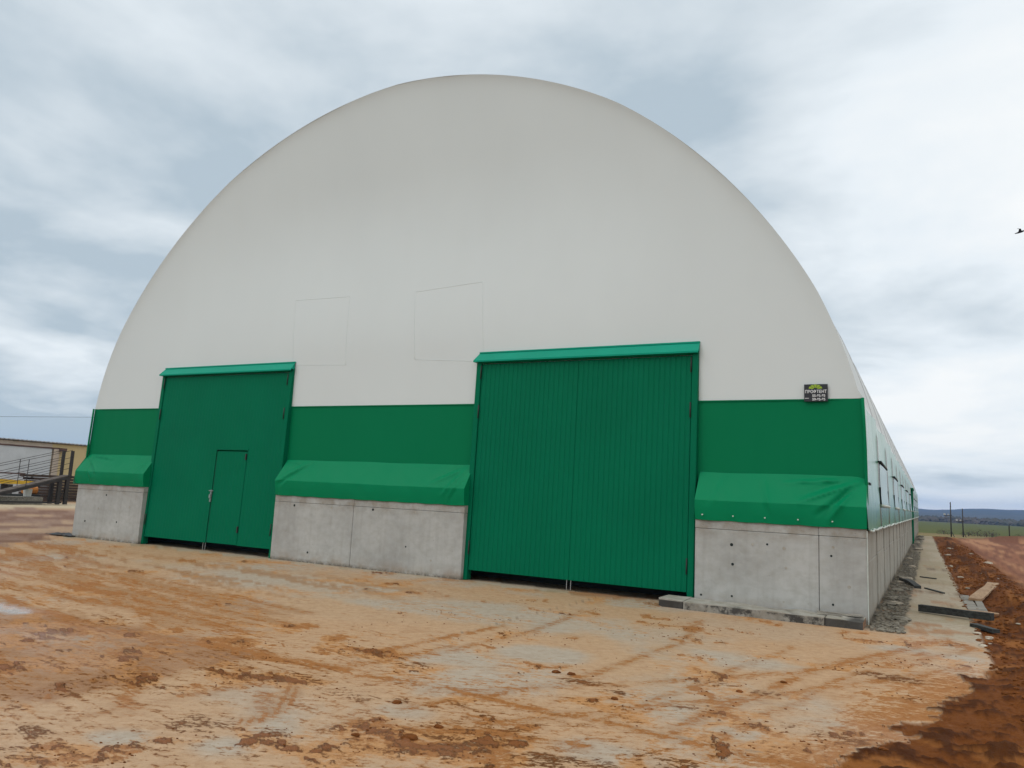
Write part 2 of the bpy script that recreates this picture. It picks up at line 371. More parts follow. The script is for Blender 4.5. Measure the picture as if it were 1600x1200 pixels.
    ochre = sstep(.52, .60, F2*.5+S1*.5)*sstep(.5, .66, F1+.1*sstep(-9.5, -11, y))
    red = red*(1-.75*ochre*sstep(12., 14.5, x))*(1-.8*sstep(1.2, .6, np.hypot((x-16.6)/1.1, (y+10.9)/.45)+.8*(F2-.5)))
    col = lerp(col, (.31, .165, .085), np.clip(red, 0, 1)*(.70+.25*sstep(.35, .6, F2)))
    for cx, cy, rx, ry in ((20.6,-6.05,.45,.3),(21.15,-6.15,.35,.22),(22.2,-4.35,.5,.22),(17.6,-7.4,.35,.25),(20.0,-9.3,.5,.22),(20.5,-9.2,.4,.2),(20.9,-8.8,.4,.25),(18.,-8.8,.3,.2),(17.6,-10.2,.3,.3),(18.2,-10.,.3,.25),(17.2,-11.3,.35,.3),
                           (21.9,-7.3,.6,.3),(18.35,-8.65,.15,.1),(16.8,-11.,.3,.2),(19.1,-9.45,.1,.1),(22.4,-5.4,.35,.2),(19.5,-6.9,.4,.15),(18.8,-6.6,.25,.1),(19.9,-7.1,.3,.12),(22.6,-3.2,.3,.15),(20.7,-7.2,.3,.2)):
        d = np.hypot((x-cx)/rx, (y-cy)/ry)+1.5*(F2-.5)+.7*(F3-.5); thick = np.maximum(thick, sstep(1.5, .0, d)*.68)
    nearL = sstep(4.5, 9.5, -y); mud = np.maximum(mud, .12+.30*nearL+.30*(S1-.5)*nearL+.5*(F1-.5)-.12*clean); thick = np.maximum(thick, .02+.30*nearL+.45*(F2-.5)-.15*clean)
    fr_ = sstep(-1.3, 0, x-(EDGE+np.interp(y, [-12, -8, -7, -5.3, -3.5, -2.2, -1, 60], [-1.9, -1.35, -1.0, -.6, -.15, 0, 0, 0]))-.6*(F2-.5))*sstep(-2.5, -4, y)
    mud = np.maximum(np.maximum(mud, thick*.9), fr_*.8); film = np.maximum(np.maximum(film, mud*1.1), fr_); 
    mm = np.stack([np.clip(mud, 0, 1), np.clip(thick, 0, 1), np.clip(film*(1-.5*clean), 0, 1)], -1)
    H += .006*mud+.018*thick*(.4+F3)+.003*F3
    # slab joint lines
    joint = np.minimum(np.abs(y+8.12), np.abs(x-17.)+100*(y < -8.12))
    H += -.006*sstep(.02, .008, joint)*(1-thick)*(x > 12)
    col = lerp(col, (.16, .13, .10), sstep(.022, .01, joint)*(x > 12)*(1-.8*mud)*.7*sstep(.35, .5, F2))
    wet = np.clip(.30*sstep(.5, .62, F4)+.45*red*sstep(.45, .6, F1)+.15*mud, 0, .6)
    pud = sstep(1.15, .8, np.hypot((x-11.2)/.75, (y+8.22)/.28)+.5*(F2-.5)); pud = np.maximum(pud, .7*sstep(1.1, .8, np.hypot((x-13.6)/.5, (y+8.9)/.35)+.9*(F2-.5)))
    wet = np.maximum(wet, pud); col = lerp(col, (.30, .25, .20), pud*.8); H = H*(1-pud)
    rough = .15+.5*thick
    # pad along the side wall, dirty gutter strip next to it
    side = (y > -.3)
    col_side = np.zeros(col.shape); col_side[:] = (.36, .30, .20)
    col_side = lerp(col_side, (.42, .36, .27), sstep(.45, .6, F1)); col_side = lerp(col_side, (.34, .17, .07), sstep(.52, .62, F2*.6+F4*.4)*.8*sstep(12, 3, y)); 
    jl = np.abs(((y*.33+.12*F3) % 1.)-.5); col_side = lerp(col_side, (.15, .09, .05), sstep(.035, .012, jl)*sstep(.4, .5, F2)*.8)
    col = np.where(side[..., None], col_side, col); H = np.where(side, .004*F3+.01*thick, H); wet = np.where(side, .15, wet); rough = np.where(side, .25, rough)
    wxl = wall_x(y); strip = sstep(.62, .42, (x-wxl)+.25*(F3-.5)+.15*(F2-.5))*sstep(-.75, -.1, y+.6*(F2-.5))*(x > wxl-.3)
    col = lerp(col, (.05, .045, .032), strip*(.55+.45*sstep(.35, .6, F3))); col = lerp(col, (.30, .26, .19), strip*sstep(.60, .68, F3)*.6)
    H += strip*.05*(F3-.35)*sstep(0, .3, x-wxl+.1); rough = np.maximum(rough, strip)
    # bare earth outside the slab
    e = EDGE+np.interp(y, [-12, -8, -7, -5.3, -3.5, -2.2, -1, 60], [-1.9, -1.35, -1.0, -.6, -.15, 0, 0, 0])*1.
    soil = sstep(-.05, .05, x-e-(.75*(F2-.5)+.35*(F3-.5))*np.interp(y, [-8, -3.4, -2.2, 0], [1., 1., .15, .06]))
    left = sstep(.3, -.3, x+1.6+1.8*(F2-.5)+.9*(y-1)*(y < 1))*(y > -60)
    soilR = soil
    lump = fbm(x, y, 1.1, 6, .6, 201); lump2 = fbm(x, y, 4.2, 5, .62, 205)
    sc_ = np.zeros(col.shape); sc_[:] = (.20, .067, .016)
    sc_ = lerp(sc_, (.33, .13, .036), sstep(.52, .66, lump)); sc_ = lerp(sc_, (.075, .024, .007), sstep(.47, .60, lump2)*.9)
    road = sstep(-.3, .5, x-25.0-.0*y-.5*(F1-.5)-.03*np.maximum(15-y, 0))*sstep(41, 38, x)
    rc_ = np.zeros(col.shape); rc_[:] = (.26, .098, .043); rut = fbm(x*1.5+y*.04, y*.07, 1., 4, .6, 300)
    rc_ = lerp(rc_, (.42, .21, .10), sstep(.48, .58, rut)*.8); rc_ = lerp(rc_, (.17, .055, .02), sstep(.47, .38, rut))
    bd_ = np.exp(-((y-65-(x-28)*-.3)/2.6)**2)*sstep(25, 27, x)
    rc_ = lerp(rc_, (.12, .04, .012), np.clip(bd_*1.3, 0, 1))
    sc_ = sc_*(1-road[..., None])+rc_*road[..., None]
    col = col*(1-soilR[..., None])+sc_*soilR[..., None]
    off = x-e
    Hs = (.13*(lump-.42)+.13*(lump2-.5))*(1-.75*road)*sstep(0, 1.2, off)-.035*sstep(.0, .06, off)*(y > -2.5)+.035*sstep(-.3, .4, off)*(y <= -2.5)+.09*(lump2-.42)*(1-road)
    berm = 1.0*np.exp(-((y-65-(x-28)*-.3)/2.2)**2)*sstep(25.0, 27.0, x)*sstep(.26, .55, fbm(x, y, .22, 4, .5, 77))*sstep(40, 30, x)
    bank = .17*np.exp(-((off-1.0)/.55)**2)*sstep(-9, -2, y)*sstep(.25, .6, fbm(x*1.5, y*.35, 1., 4, .5, 810))*(1+.0*x)
    H = H*(1-soilR)+soilR*(Hs+berm*.8+bank)
    rough = np.where(soilR > .5, 1-.6*road, rough); wet = wet*(1-soilR)+soilR*road*.12
    # yard of purple-brown earth left of the hangar
    lc = np.zeros(col.shape); lc[:] = (.27, .17, .12); rl = fbm(x*.9, y*.18, 1.2, 5, .55, 400)
    lc = lerp(lc, (.40, .27, .17), sstep(.5, .6, rl)); lc = lerp(lc, (.18, .09, .055), sstep(.45, .36, rl)*.8)
    lc = lerp(lc, (.52, .45, .32), sstep(-17.5, -18.5, x+.8*(F2-.5))*sstep(-25.2, -24.5, x))
    col = col*(1-left[..., None])+lc*left[..., None]; H = H*(1-left)+left*.05*(F2-.45)
    # grass beyond the site
    far = sstep(66.5, 68.5, y+1.5*(F1-.5)+.06*np.maximum(0, 27-x)*(x < 27))
    g = np.zeros(col.shape); g[:] = (.23, .185, .075)
    gf = fbm(x*.35, y, .12, 5, .55, 500)
    g = lerp(g, (.14, .10, .05), sstep(.5, .62, gf)*sstep(150, 180, y)*sstep(330, 260, y)*.8)
    g = lerp(g, (.088, .100, .010), sstep(205, 250, y+30*(gf-.5)))
    g = lerp(g, (.095, .105, .014), sstep(.5, .6, gf)*sstep(300, 380, y)*.8)
    g = lerp(g, (.10, .10, .05), sstep(780, 840, y))
    dist_l = sstep(-60, -75, x); g2 = np.zeros(col.shape); g2[:] = (.15, .14, .06)
    far = np.maximum(far, dist_l); far = np.maximum(far, sstep(42, 44, x)); far = np.maximum(far, sstep(-45, -55, y))
    col = col*(1-far[..., None])+g*far[..., None]; H = H*(1-far)+far*.12*(fbm(x, y, .7, 4, .5, 600)-.5)*(y < 400); rough = np.where(far > .5, 1., rough); wet = wet*(1-far)
    # nothing rises into the walls
    z = base_z(x, y)+H
    inside = (x > .2) & (x < wxl-.25) & (y > .35) & (y < 78); z = np.where(inside, -.01, z)
    on = (1-soilR)*(1-left)*(1-far)*np.where(side, .5, 1.); mm = mm*on[..., None]
    return z, col, np.stack([wet, np.clip(rough, 0, 1), far], -1), soilR, left, far, road, mm

def ground_mesh():
    a0 = YAW+PI/2                                    # middle of the denser part; the sheet runs all round
    fine = np.arange(-.80, .80, .0017); coarse = np.arange(.80, 2*PI-.80, .03)
    az = a0+np.concatenate([fine, coarse]); n = len(az)
    inv = np.linspace(1/2.2, 1/62., 330); rad = list(1/inv)+list(np.geomspace(64, 5200, 90))
    rad = np.array([.05, .7, 1.4]+rad)
    A, Rr = np.meshgrid(az, rad); X = CAM.x+Rr*np.cos(A); Y = CAM.y+Rr*np.sin(A)
    z, col, kinds, soil, left, far, road, mm = surf(X, Y)
    z = np.where(Rr > 1300, np.minimum(z, -6.5), z)
    V = np.stack([X, Y, z], -1).reshape(-1, 3)
    nr = len(rad); i, j = np.meshgrid(np.arange(nr-1), np.arange(n), indexing='ij'); j2 = (j+1) % n
    Q = np.stack([i*n+j, i*n+j2, (i+1)*n+j2, (i+1)*n+j], -1).reshape(-1, 4)
    fx = X.reshape(-1)[Q].mean(1); fy = Y.reshape(-1)[Q].mean(1)
    fs = soil.reshape(-1)[Q].mean(1); fl = left.reshape(-1)[Q].mean(1); ff = far.reshape(-1)[Q].mean(1); fr = road.reshape(-1)[Q].mean(1)
    zone = np.zeros(len(Q), int)                     # 0 yard
    zone[(fy > -.05) & (fx > 10) & (fy < 80)] = 1    # footway along the side wall
    zone[(fs > .5)] = 2; zone[(fs > .5) & (fr > .5)] = 3
    zone[(fl > .5)] = 4; zone[ff > .5] = 5
    names = ['yard', 'walkway', 'bare_earth_verge', 'dirt_road', 'ground', 'field']
    rgba = np.concatenate([col.reshape(-1, 3), np.ones((len(V), 1))], 1); kk = np.concatenate([kinds.reshape(-1, 3), np.ones((len(V), 1))], 1)
    mk = np.concatenate([mm.reshape(-1, 3), np.ones((len(V), 1))], 1)
    for k, nm in enumerate(names):
        q = Q[zone == k]
        if not len(q): continue
        used, inv_ = np.unique(q, return_inverse=True); q2 = inv_.reshape(-1, 4)
        me = bpy.data.meshes.new(nm); me.vertices.add(len(used)); me.vertices.foreach_set('co', V[used].astype(np.float32).ravel())
        me.loops.add(len(q2)*4); me.loops.foreach_set('vertex_index', q2.astype(np.int32).ravel())
        me.polygons.add(len(q2)); me.polygons.foreach_set('loop_start', np.arange(0, len(q2)*4, 4, dtype=np.int32))
        me.update(calc_edges=True); me.polygons.foreach_set('use_smooth', np.ones(len(q2), bool))
        for an, dat in (('albedo', rgba), ('kinds', kk), ('clay', mk)):
            at = me.color_attributes.new(an, 'FLOAT_COLOR', 'POINT'); at.data.foreach_set('color', dat[used].astype(np.float32).ravel())
        me.materials.append(M_ground); o = bpy.data.objects.new(nm, me); C.objects.link(o); tag(o, kind='structure')
ground_mesh()
def gz(x, y):
    a = np.array([float(x)]); b = np.array([float(y)]); return float(surf(a, b)[0][0])

# hills
def hills():
    ys = np.linspace(1150, 4200, 46); xs = np.linspace(-4200, 4600, 420); X, Y = np.meshgrid(xs, ys)
    ridge = np.interp(xs, [-4200, -1500, 0, 40, 100, 140, 211, 265, 318, 500, 1200, 2600, 4600], [34, 44, 20, 17, 18, 22, 27, 26, 28, 30, 36, 44, 36])+5*(fbm(xs, xs*0, .004, 4, .5, 9)-.5)
    prof = np.interp(Y, [1150, 1500, 2200, 3000, 3500, 4200], [0, .05, .42, 1., .96, .6])
    Z = -7.5+(ridge[None, :]+7.5)*prof+fbm(X, Y, .03, 4, .6, 88)*3.0+3*(fbm(X, Y, .0025, 3, .5, 21)-.5)*prof
    b = MB(); b.grid([[(X[i, j], Y[i, j], Z[i, j]) for j in range(len(xs))] for i in range(len(ys))])
    t = NT('wooded_hills'); n = t.noise(.004, 5, .6); n2 = t.noise(.05, 4, .6)
    c = t.mix(t.rng(n, .4, .6), (.02, .026, .022), (.045, .042, .035)); c = t.mix(t.rng(n2, .4, .65, 0, .5), c, (.015, .02, .018)); t.color(c); t.rough(.95)
    o = b.build('hills', t.m, smooth=True); tag(o, kind='structure')
hills()
def blob_mesh(b, x, y, z, w, h, n=6):
    ring = []; k = len(b.v)
    for lv, (hh, ww) in enumerate(((0, .45), (.3, 1.), (.65, .8))):
        for j in range(n):
            a = 2*PI*(j+.5*lv)/n; q = ww*w*random.uniform(.75, 1.2); b.v.append((x+q*math.cos(a), y+q*math.sin(a), z+h*hh*random.uniform(.9, 1.1)))
    b.v.append((x+random.uniform(-.2, .2)*w, y, z+h))
    for lv in range(2):
        for j in range(n):
            p, q = k+lv*n+j, k+lv*n+(j+1) % n; b.f.append((p, q, q+n, p+n)); b.mi.append(0)
    for j in range(n): b.f.append((k+2*n+j, k+2*n+(j+1) % n, k+3*n)); b.mi.append(0)
woods = MB()
for i in range(5200):
    y = random.uniform(860, 1130); x = random.uniform(-900, 1500)
    if mnoise.noise(Vector((x*.01, y*.02, 0))) > .33: continue
    blob_mesh(woods, x, y, -7.2-(y-860)*.001, random.uniform(3.5, 6.5), random.uniform(6, 11)*(.75+.5*mnoise.noise(Vector((x*.006, 3, 0)))), 5)
tw = NT('bare_woodland'); tw.color(tw.mix(tw.rng(tw.noise(.02, 4, .6), .35, .65), (.085, .062, .05), (.045, .05, .032))); tw.rough(.95)
tag(woods.build('woods', tw.m, smooth=False), 'belt of bare brown trees between green field and hills', 'woodland', kind='stuff')

# haze
hz = MB().box(-4600, 5200, -4800, 4700, -14, 70).build('haze', [])
th = bpy.data.materials.new('haze'); th.use_nodes = True; th.node_tree.nodes.clear()
ho = th.node_tree.nodes.new('ShaderNodeOutputMaterial'); pv = th.node_tree.nodes.new('ShaderNodeVolumePrincipled')
pv.inputs['Color'].default_value = (.25, .50, 1.0, 1); pv.inputs['Density'].default_value = .00017; pv.inputs['Anisotropy'].default_value = .0
th.node_tree.links.new(pv.outputs[0], ho.inputs['Volume']); hz.data.materials.append(th); tag(hz, 'thin bluish haze over the fields and hills', 'haze', kind='stuff')

# ------------------------------------------------------------------ hangar
hangar = empty('hangar', (10.87, .3, 0))
tag(hangar, 'huge arched fabric hangar with white membrane, green band and two green gates on concrete walls', 'hangar')
HO = Vector((10.87, .3, 0))
def hb(b, name, mats, parent=hangar, **k):        # mesh in world coordinates, parented to something sitting at HO
    b.v = [tuple(Vector(v)-HO) for v in b.v]; return b.build(name, mats, parent, **k)
POLY = [-0.17330577634692113, -0.13715673395763125, 0.4294989015822171, 0.3210669377012625, -0.2543773093012788, -0.10793989261899344, 11.297619362592261]
def arc(th):                                      # angle measured from the top, + towards the left
    rr = np.polyval(POLY, th)+.012-.035*(1-(2*((th/.557) % 1.)-1)**2); return 10.85-rr*np.sin(th), 1.0+rr*np.cos(th)
T0, T1 = -1.309, 1.300                            # z about 3.9 either side
ths = np.linspace(T0, T1, 120); ax_, az_ = arc(ths)
outl = [(21.74, 1.58), (21.75, 1.9), (21.745, 2.4), (21.735, 3.1)]
zl0, zr0 = 3.87, 3.91
pts = [(21.74, 1.58), (21.745, 2.0), (21.74, 2.45), (21.735, 2.95), (21.72, 3.45)]+[(x, z) for x, z in zip(ax_, az_) if z > 3.87]+[(-.08, 3.45), (-.105, 2.95), (-.12, 2.45), (-.14, 2.0), (-.15, 1.58)]
# insert exact band line z=3.89 at both ends
pts.insert(5, (21.703, 3.89)); pts.insert(len(pts)-5, (-.063, 3.89))
OUT = pts
NB, LEN = 20, 78.
ysec = []
for b_ in range(NB):
    for k in range(6): ysec.append((b_*3.9+k*.65, k/6.))
ysec.append((78., 0.))
def section(y, t, inset=0.):
    P = []; b_ = int(y//3.9)
    for i, (x, z) in enumerate(OUT):
        s = math.sin(PI*t); dx, dz = x-10.85, z-1.0; L = math.hypot(dx, dz)
        if z > 3.6:
            g = (.055+.02*math.sin(b_*2.1))*s + inset; x2, z2 = x-dx/L*g, z-dz/L*g
        else:
            lo = max(0, (z-1.58)/2.0); g = -.0*(1-lo)+.05*s*lo; bul = (.05 if y > 0 else 0)*math.sin(PI*min(1, (z-1.58)/1.0))*(.6+.4*math.sin(y*2.3+i)) if z < 2.6 else 0
            x2 = x-math.copysign(g, dx)+math.copysign(bul, dx); z2 = z
            if z < 1.6: x2 += math.copysign(.03, dx); z2 = z-.02*abs(math.sin(y*PI/1.3))
        yy_ = y if y > 0 else .285-.34*min(1, max(0, (2.5-z)/.53))
        P.append((x2+.007*y, yy_, z2))
    return P
S = [section(y, t) for y, t in ysec]
io = [i for i, p in enumerate(OUT) if abs(p[1]-3.89) < 1e-6]; iR, iL = io[0], io[-1]
bw = MB().grid([s[iR:iL+1] for s in S]); hb(bw, 'roof_membrane', M_white, smooth=True)
b2 = MB().grid([s[:iR+1] for s in S]); sband = hb(b2, 'side_cover', M_green_side, smooth=True); sband['label'] = 'glossy green side cover with painted-in sky sheen along the long right wall'
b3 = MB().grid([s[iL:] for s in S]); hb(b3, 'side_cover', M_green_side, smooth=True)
# white edge roll of the arch, back gable
bt = MB().tube([(x+.01*(1 if x > 10.85 else -1)*0, .285, z) for x, z in OUT[iR:iL+1]], .022, 6); pass
bt = MB().tube([(x-.01, .235, z) for x, z in OUT[:iR+1]], .03, 6); hb(bt, 'green_edge_roll', M_green, smooth=True)
bt = MB().tube([(x+.01, .235, z) for x, z in OUT[iL:]], .03, 6); hb(bt, 'green_edge_roll', M_green, smooth=True)
bb = MB(); bb.quad(*[(x+.55, 77.9, z) for x, z in OUT]); hb(bb, 'back_gable', M_white)
# frames of the steel arches pressing through the cover
for b_ in range(1, NB, 1):
    y = b_*3.9; P = section(y, 0, .0)
    hb(MB().tube([(p[0]-.02*(1 if p[0] > 11 else -1), p[1], p[2]-.02) for p in P[::2]], .045, 6), 'arch_frame', M_steel, smooth=True)

# gable fabric: a sheet curving inwards from its edges, shaped to darken top and rim
def gdep(x, z):
    rr = math.hypot(x-10.85, z-1.0)/11.3
    return .66*max(0, 1-rr*rr)*float(sstep(5.2, 10.0, np.array(z)))
_o = sorted(OUT, key=lambda p: p[0]); OX = [p[0] for p in _o]; OZ = [p[1] for p in _o]
def gwr(x, z): return .014*mnoise.noise(Vector((x*.45, z*.25, 1)))+.005*mnoise.noise(Vector((x*1.6+z*.3, z*.5, 4)))
def gable(z0, z1, nz, name, mat):
    zs_o = np.array([p[1] for p in OUT]); rows = []
    top = max(zs_o); it = int(np.argmax(zs_o))
    rx = [(p[1], p[0]) for p in OUT[:it+1]]; lx = [(p[1], p[0]) for p in OUT[it:]][::-1]
    for k in range(nz+1):
        q = k/nz; z = z0+(z1-z0)*(1-(1-q)**1.6)
        z = min(z, top+.002)
        xr = np.interp(z, [a for a, _ in rx], [b for _, b in rx])+.004; xl = np.interp(z, [a for a, _ in lx], [b for _, b in lx])-.004
        row = []
        for j in range(141):
            t = j/140; x = xl+(xr-xl)*t
            e = min(x-xl, xr-x, max(0, float(np.interp(x, OX, OZ))-z)); rr = math.hypot(x-10.85, (z-1.0))/11.3
            dep = gdep(x, z) - .045*math.exp(-e/.15)
            wr = gwr(x, z)
            row.append((x, .33+dep+wr, z))
        rows.append(row)
    return hb(MB().grid(rows), name, mat, smooth=True)
gable(3.89, 12.5, 90, 'gable_sheet', M_white)
gable(2.35, 3.886, 16, 'gable_band', M_green)
# weld seam between white and green, faint vertical seams and two square patches sewn on the gable
hb(MB().box(.0, 21.66, .312, .322, 3.868, 3.892), 'weld_strip', M_green)
def gy(x, z):
    return .33+gdep(x, z)+gwr(x, z)
M_seam = M_white
for (q4, _) in ((((7.75, 6.80), (9.61, 6.76), (9.75, 4.94), (7.96, 5.0)), 0), (((11.67, 6.71), (13.59, 6.8), (13.8, 4.87), (11.87, 4.99)), 0)):
    pt = MB()
    for a, b_ in zip(q4, q4[1:]+q4[:1]):
        pp = [(a[0]+(b_[0]-a[0])*k/24, 0, a[1]+(b_[1]-a[1])*k/24) for k in range(25)]
        pt.tube([(p[0], gy(p[0], p[2])-.000, p[2]) for p in pp], .0052, 5)
    o = hb(pt, 'patch_seam', M_seam, smooth=True); o['label'] = 'faint square welded outline on the white gable'

# concrete plinth walls
def cpanel(x0, x1, y0, y1, z0=-.05, z1=1.43, mat=M_conc, name='concrete_panel'):
    return hb(MB().box(x0+.004, x1-.004, y0, y1, z0, z1), name, mat, bevel=.008)
FW = [(0.0, 3.02), (8.08, 10.62), (10.62, 13.70), (18.79, 20.97), (20.97, 21.74)]
ties = {0: [(.55, .5), (1.1, .9), (2.0, .55), (2.5, 1.0), (1.4, 1.3)], 1: [(8.75, 1.36), (9.95, 1.36), (9.3, .25)], 2: [(11.2, 1.38), (12.4, 1.38), (12.2, .6), (12.9, .35)],
        3: [(19.47, 1.17), (20.39, 1.17), (19.49, .82), (20.42, .83), (19.48, .25), (20.38, .24), (18.92, .22), (19.85, 1.2), (20.1, 1.22)], 4: [(21.17, 1.1), (21.2, 1.25), (21.19, .28), (21.45, .6)]}
for k, (a, b_) in enumerate(FW):
    p = cpanel(a, b_, 0, .28)
    hb(MB().box(a+.002, b_-.002, .006, .275, 1.436, 1.60), 'concrete_top_course', M_conc, bevel=.006)
    for i, (tx, tz) in enumerate(ties[k]):
        rr = random.choice((.02, .026, .03)); q = MB()
        q.tube([(tx, -.004, tz), (tx, .02, tz)], rr, 8, 0); hb(q, 'tie_hole', M_gap_shade if i % 2 == 0 else M_conc_lip, parent=p)
x = 0.30
ys = 0.285; n = 0
while ys < 77:
    ln = 2.9; xo = 21.735+.007*ys; zt = 1.55+.0*math.sin(n)
    lo = 1.02+.05*math.sin(n*2.3)
    hb(MB().box(xo-.28+.02*0, xo+.0, ys+.005, min(ys+ln, 77.5)-.005, -.05, lo-.004), 'concrete_panel', M_conc_side, bevel=.01)
    hb(MB().box(xo-.28, xo-.004-.002*(n % 2), ys+.004, min(ys+ln, 77.5)-.004, lo, zt), 'concrete_panel', M_conc_side, bevel=.008)
    ys += ln; n += 1
cs = hb(MB().box(21.735, 21.748, -.004, .02, .0, 1.56), 'corner_strip', M_hem)
hb(MB().box(0, .28, .285, 77.5, -.05, 1.55), 'concrete_wall', M_conc_side, bevel=.01)
hb(MB().box(.6, 22.1, 77.2, 77.5, -.05, 1.55), 'concrete_wall', M_conc_side, bevel=.01)

# front skirts of green fabric over the concrete
def skirt(x0, x1, seed, creases, endL=True, endR=True, zt=2.50, dots=False):
    nx, nz = 150, 26; rows = []
    qs = sorted([i/nz for i in range(nz-1)]+[.588, .612]); qs[-1] = 1.0
    for i in range(nz+1):
        q = qs[i]
        if q < .6: t = q/.6; z = zt+(1.97-zt)*t; y = .315-.37*t
        else: t = (q-.6)/.4; z = 1.97-.37*t; y = -.062+.05*t-.010*math.sin(PI*t)  # drop leans in towards the hem, shaped to look darker
        row = []
        for j in range(nx+1):
            s = j/nx; x = x0+(x1-x0)*s
            d = 0
            for (cx0, cz0, cx1, cz1, w, amp) in creases:
                vx, vz = cx1-cx0, cz1-cz0; L2 = vx*vx+vz*vz; tt = ((x-cx0)*vx+(z-cz0)*vz)/L2
                if 0 < tt < 1:
                    sd_ = ((x-cx0)*vz-(z-cz0)*vx)/math.sqrt(L2)
                    d += amp*math.sin(PI*tt)**.7*(math.exp(-abs(sd_)/(w*.7))-.55*math.exp(-abs(sd_-1.8*w)/(w*.9)))
            n = (.016 if q < .6 else .008)*mnoise.noise(Vector((x*1.1+seed, z*1.3, 0)))+.010*mnoise.noise(Vector((x*3.1+z*2+seed, z*2., 5)))
            n += .008*math.sin(x*7.+3*mnoise.noise(Vector((x*.7, seed, 0))))*max(0, q-.6)/.4
            edge = min(1, q*8); sag = .02*mnoise.noise(Vector((x*.9, seed, 2)))*(1-q)
            row.append((x, y-(n+d)*edge, z+sag-(.012*abs(math.sin((x-x0)*PI/.62)) if q > .97 else 0)))
        rows.append(row)
    b = MB().grid(rows); k = len(b.v)
    for j, on in ((0, endL), (nx, endR)):
        if on:
            col_ = [rows[i][j] for i in range(nz+1)]; b.v += col_+[(p[0], .33, p[2]) for p in col_]
            for i in range(nz): b.f.append((k+i, k+i+1, k+nz+2+i, k+nz+1+i)); b.mi.append(0)
            k = len(b.v)
    sk = hb(b, 'skirt', M_skirt, smooth=True)
    hem = [(p[0], p[1]-.006, p[2]+.004) for p in rows[-1][::3]]
    hb(MB().tube(hem, .009, 6), 'hem_rope', M_green, parent=sk, smooth=True)
    xg = x0+.15
    while dots and xg < x1-.05:
        z = 1.69; hb(MB().tube([(xg, -.078, z), (xg, -.05, z)], .013, 8), 'grommet', M_hem, parent=sk); xg += .565
skirt(-.13, 3.02, 1, [(.0,2.45,.9,1.95,.05,.05),(.1,2.5,.5,1.9,.04,-.04),(.05,2.48,1.3,2.35,.03,.05),(.2,2.42,.7,1.7,.05,.03),(2.9,2.4,2.6,2.0,.05,.03)])
skirt(8.08, 13.70, 2, [(8.1,1.9,9.0,2.5,.05,.06),(8.2,1.85,8.8,2.3,.04,-.04),(13.6,2.45,12.7,2.0,.05,.06),(13.65,2.5,13.1,1.75,.05,.05),(13.6,2.48,12.0,2.42,.03,.03),(13.2,1.65,13.6,2.2,.03,.04),(8.1,2.48,8.7,2.4,.03,.04)])
skirt(18.79, 21.744, 3, [(21.7,2.42,20.6,1.98,.06,.09),(21.72,2.4,20.9,1.75,.05,-.06),(21.7,2.45,20.3,2.33,.035,.07),(21.65,2.38,21.1,1.66,.05,.06),(20.0,2.4,20.2,1.7,.06,.03),(19.3,2.45,19.1,1.8,.06,.02)], dots=True, endR=False)
# hem rope of the long side
pp = []
yy = .1
while yy < 77.8:
    t = (yy/3.9) % 1; pp.append((21.79+.007*yy+.012*math.sin(yy*3), yy, 1.575-.03*abs(math.sin(yy*PI/1.3)))); yy += .32
hb(MB().tube(pp, .022, 6), 'hem_rope', M_hem, parent=hangar, smooth=True)['label'] = 'whitish scalloped hem rope along the side cover'
# side vents: fabric flaps with a dark strip above for the roll's painted shadow, a rolled pipe below
M_flap = fabric('vent_flap_pvc', (.14, .32, .23), .32, (.2, .3, .22), .75, .2, .5)
for k in range(0, 10):
    y0 = 3.95+7.8*k; y1 = y0+3.3
    if y1 > 76: break
    xw = lambda y: 21.735+.007*y
    fr = MB(); rows = []
    for i in range(13):
        q = i/12; z = 2.93-.88*q; row = []
        for j in range(11):
            s = j/10; y = y0+(y1-y0)*s; row.append((xw(y)+.028+.035*q+.012*math.sin(PI*s)-.02*math.sin(PI*q)*.5, y, z))
        rows.append(row)
    fl = hb(fr.grid(rows), 'vent_flap', M_flap, smooth=True)
    hb(MB().box(xw(y0)-.02, xw(y1)+.045, y0-.1, y1+.1, 2.95, 2.99), 'shade_strip', M_gap_shade, parent=fl)
    hb(MB().tube([(xw(y0)+.07, y0-.1, 2.03), (xw(y1)+.07, y1+.1, 2.03)], .032, 8), 'vent_roll', M_hem, parent=fl, smooth=True)
    for yy in (y0-.09, y1+.09):
        hb(MB().box(xw(yy)+.02, xw(yy)+.05, yy-.05, yy+.05, 2.06, 2.42), 'vent_side_block', M_gap_shade, parent=fl)  # dark block at each partly open lower side of the flap
# narrow dark strip standing in for a shaded fold near the corner, side gate frame far along the wall
hb(MB().box(21.74, 21.765, .6, 1.1, 2.37, 2.41), 'shade_strip', M_gap_shade)
sg = hb(MB().box(21.98, 22.11, 40.9, 41.2, 0, 3.4).box(21.98, 22.11, 44.8, 45.1, 0, 3.4).box(21.9, 22.16, 40.8, 45.2, 3.402, 3.5), 'side_gate', M_gate)
hb(MB().box(21.98, 22.09, 41.2, 44.8, .15, 3.4), 'gate_leaf', M_gate, parent=sg); sg['label'] = 'green gate frame far down the side wall'

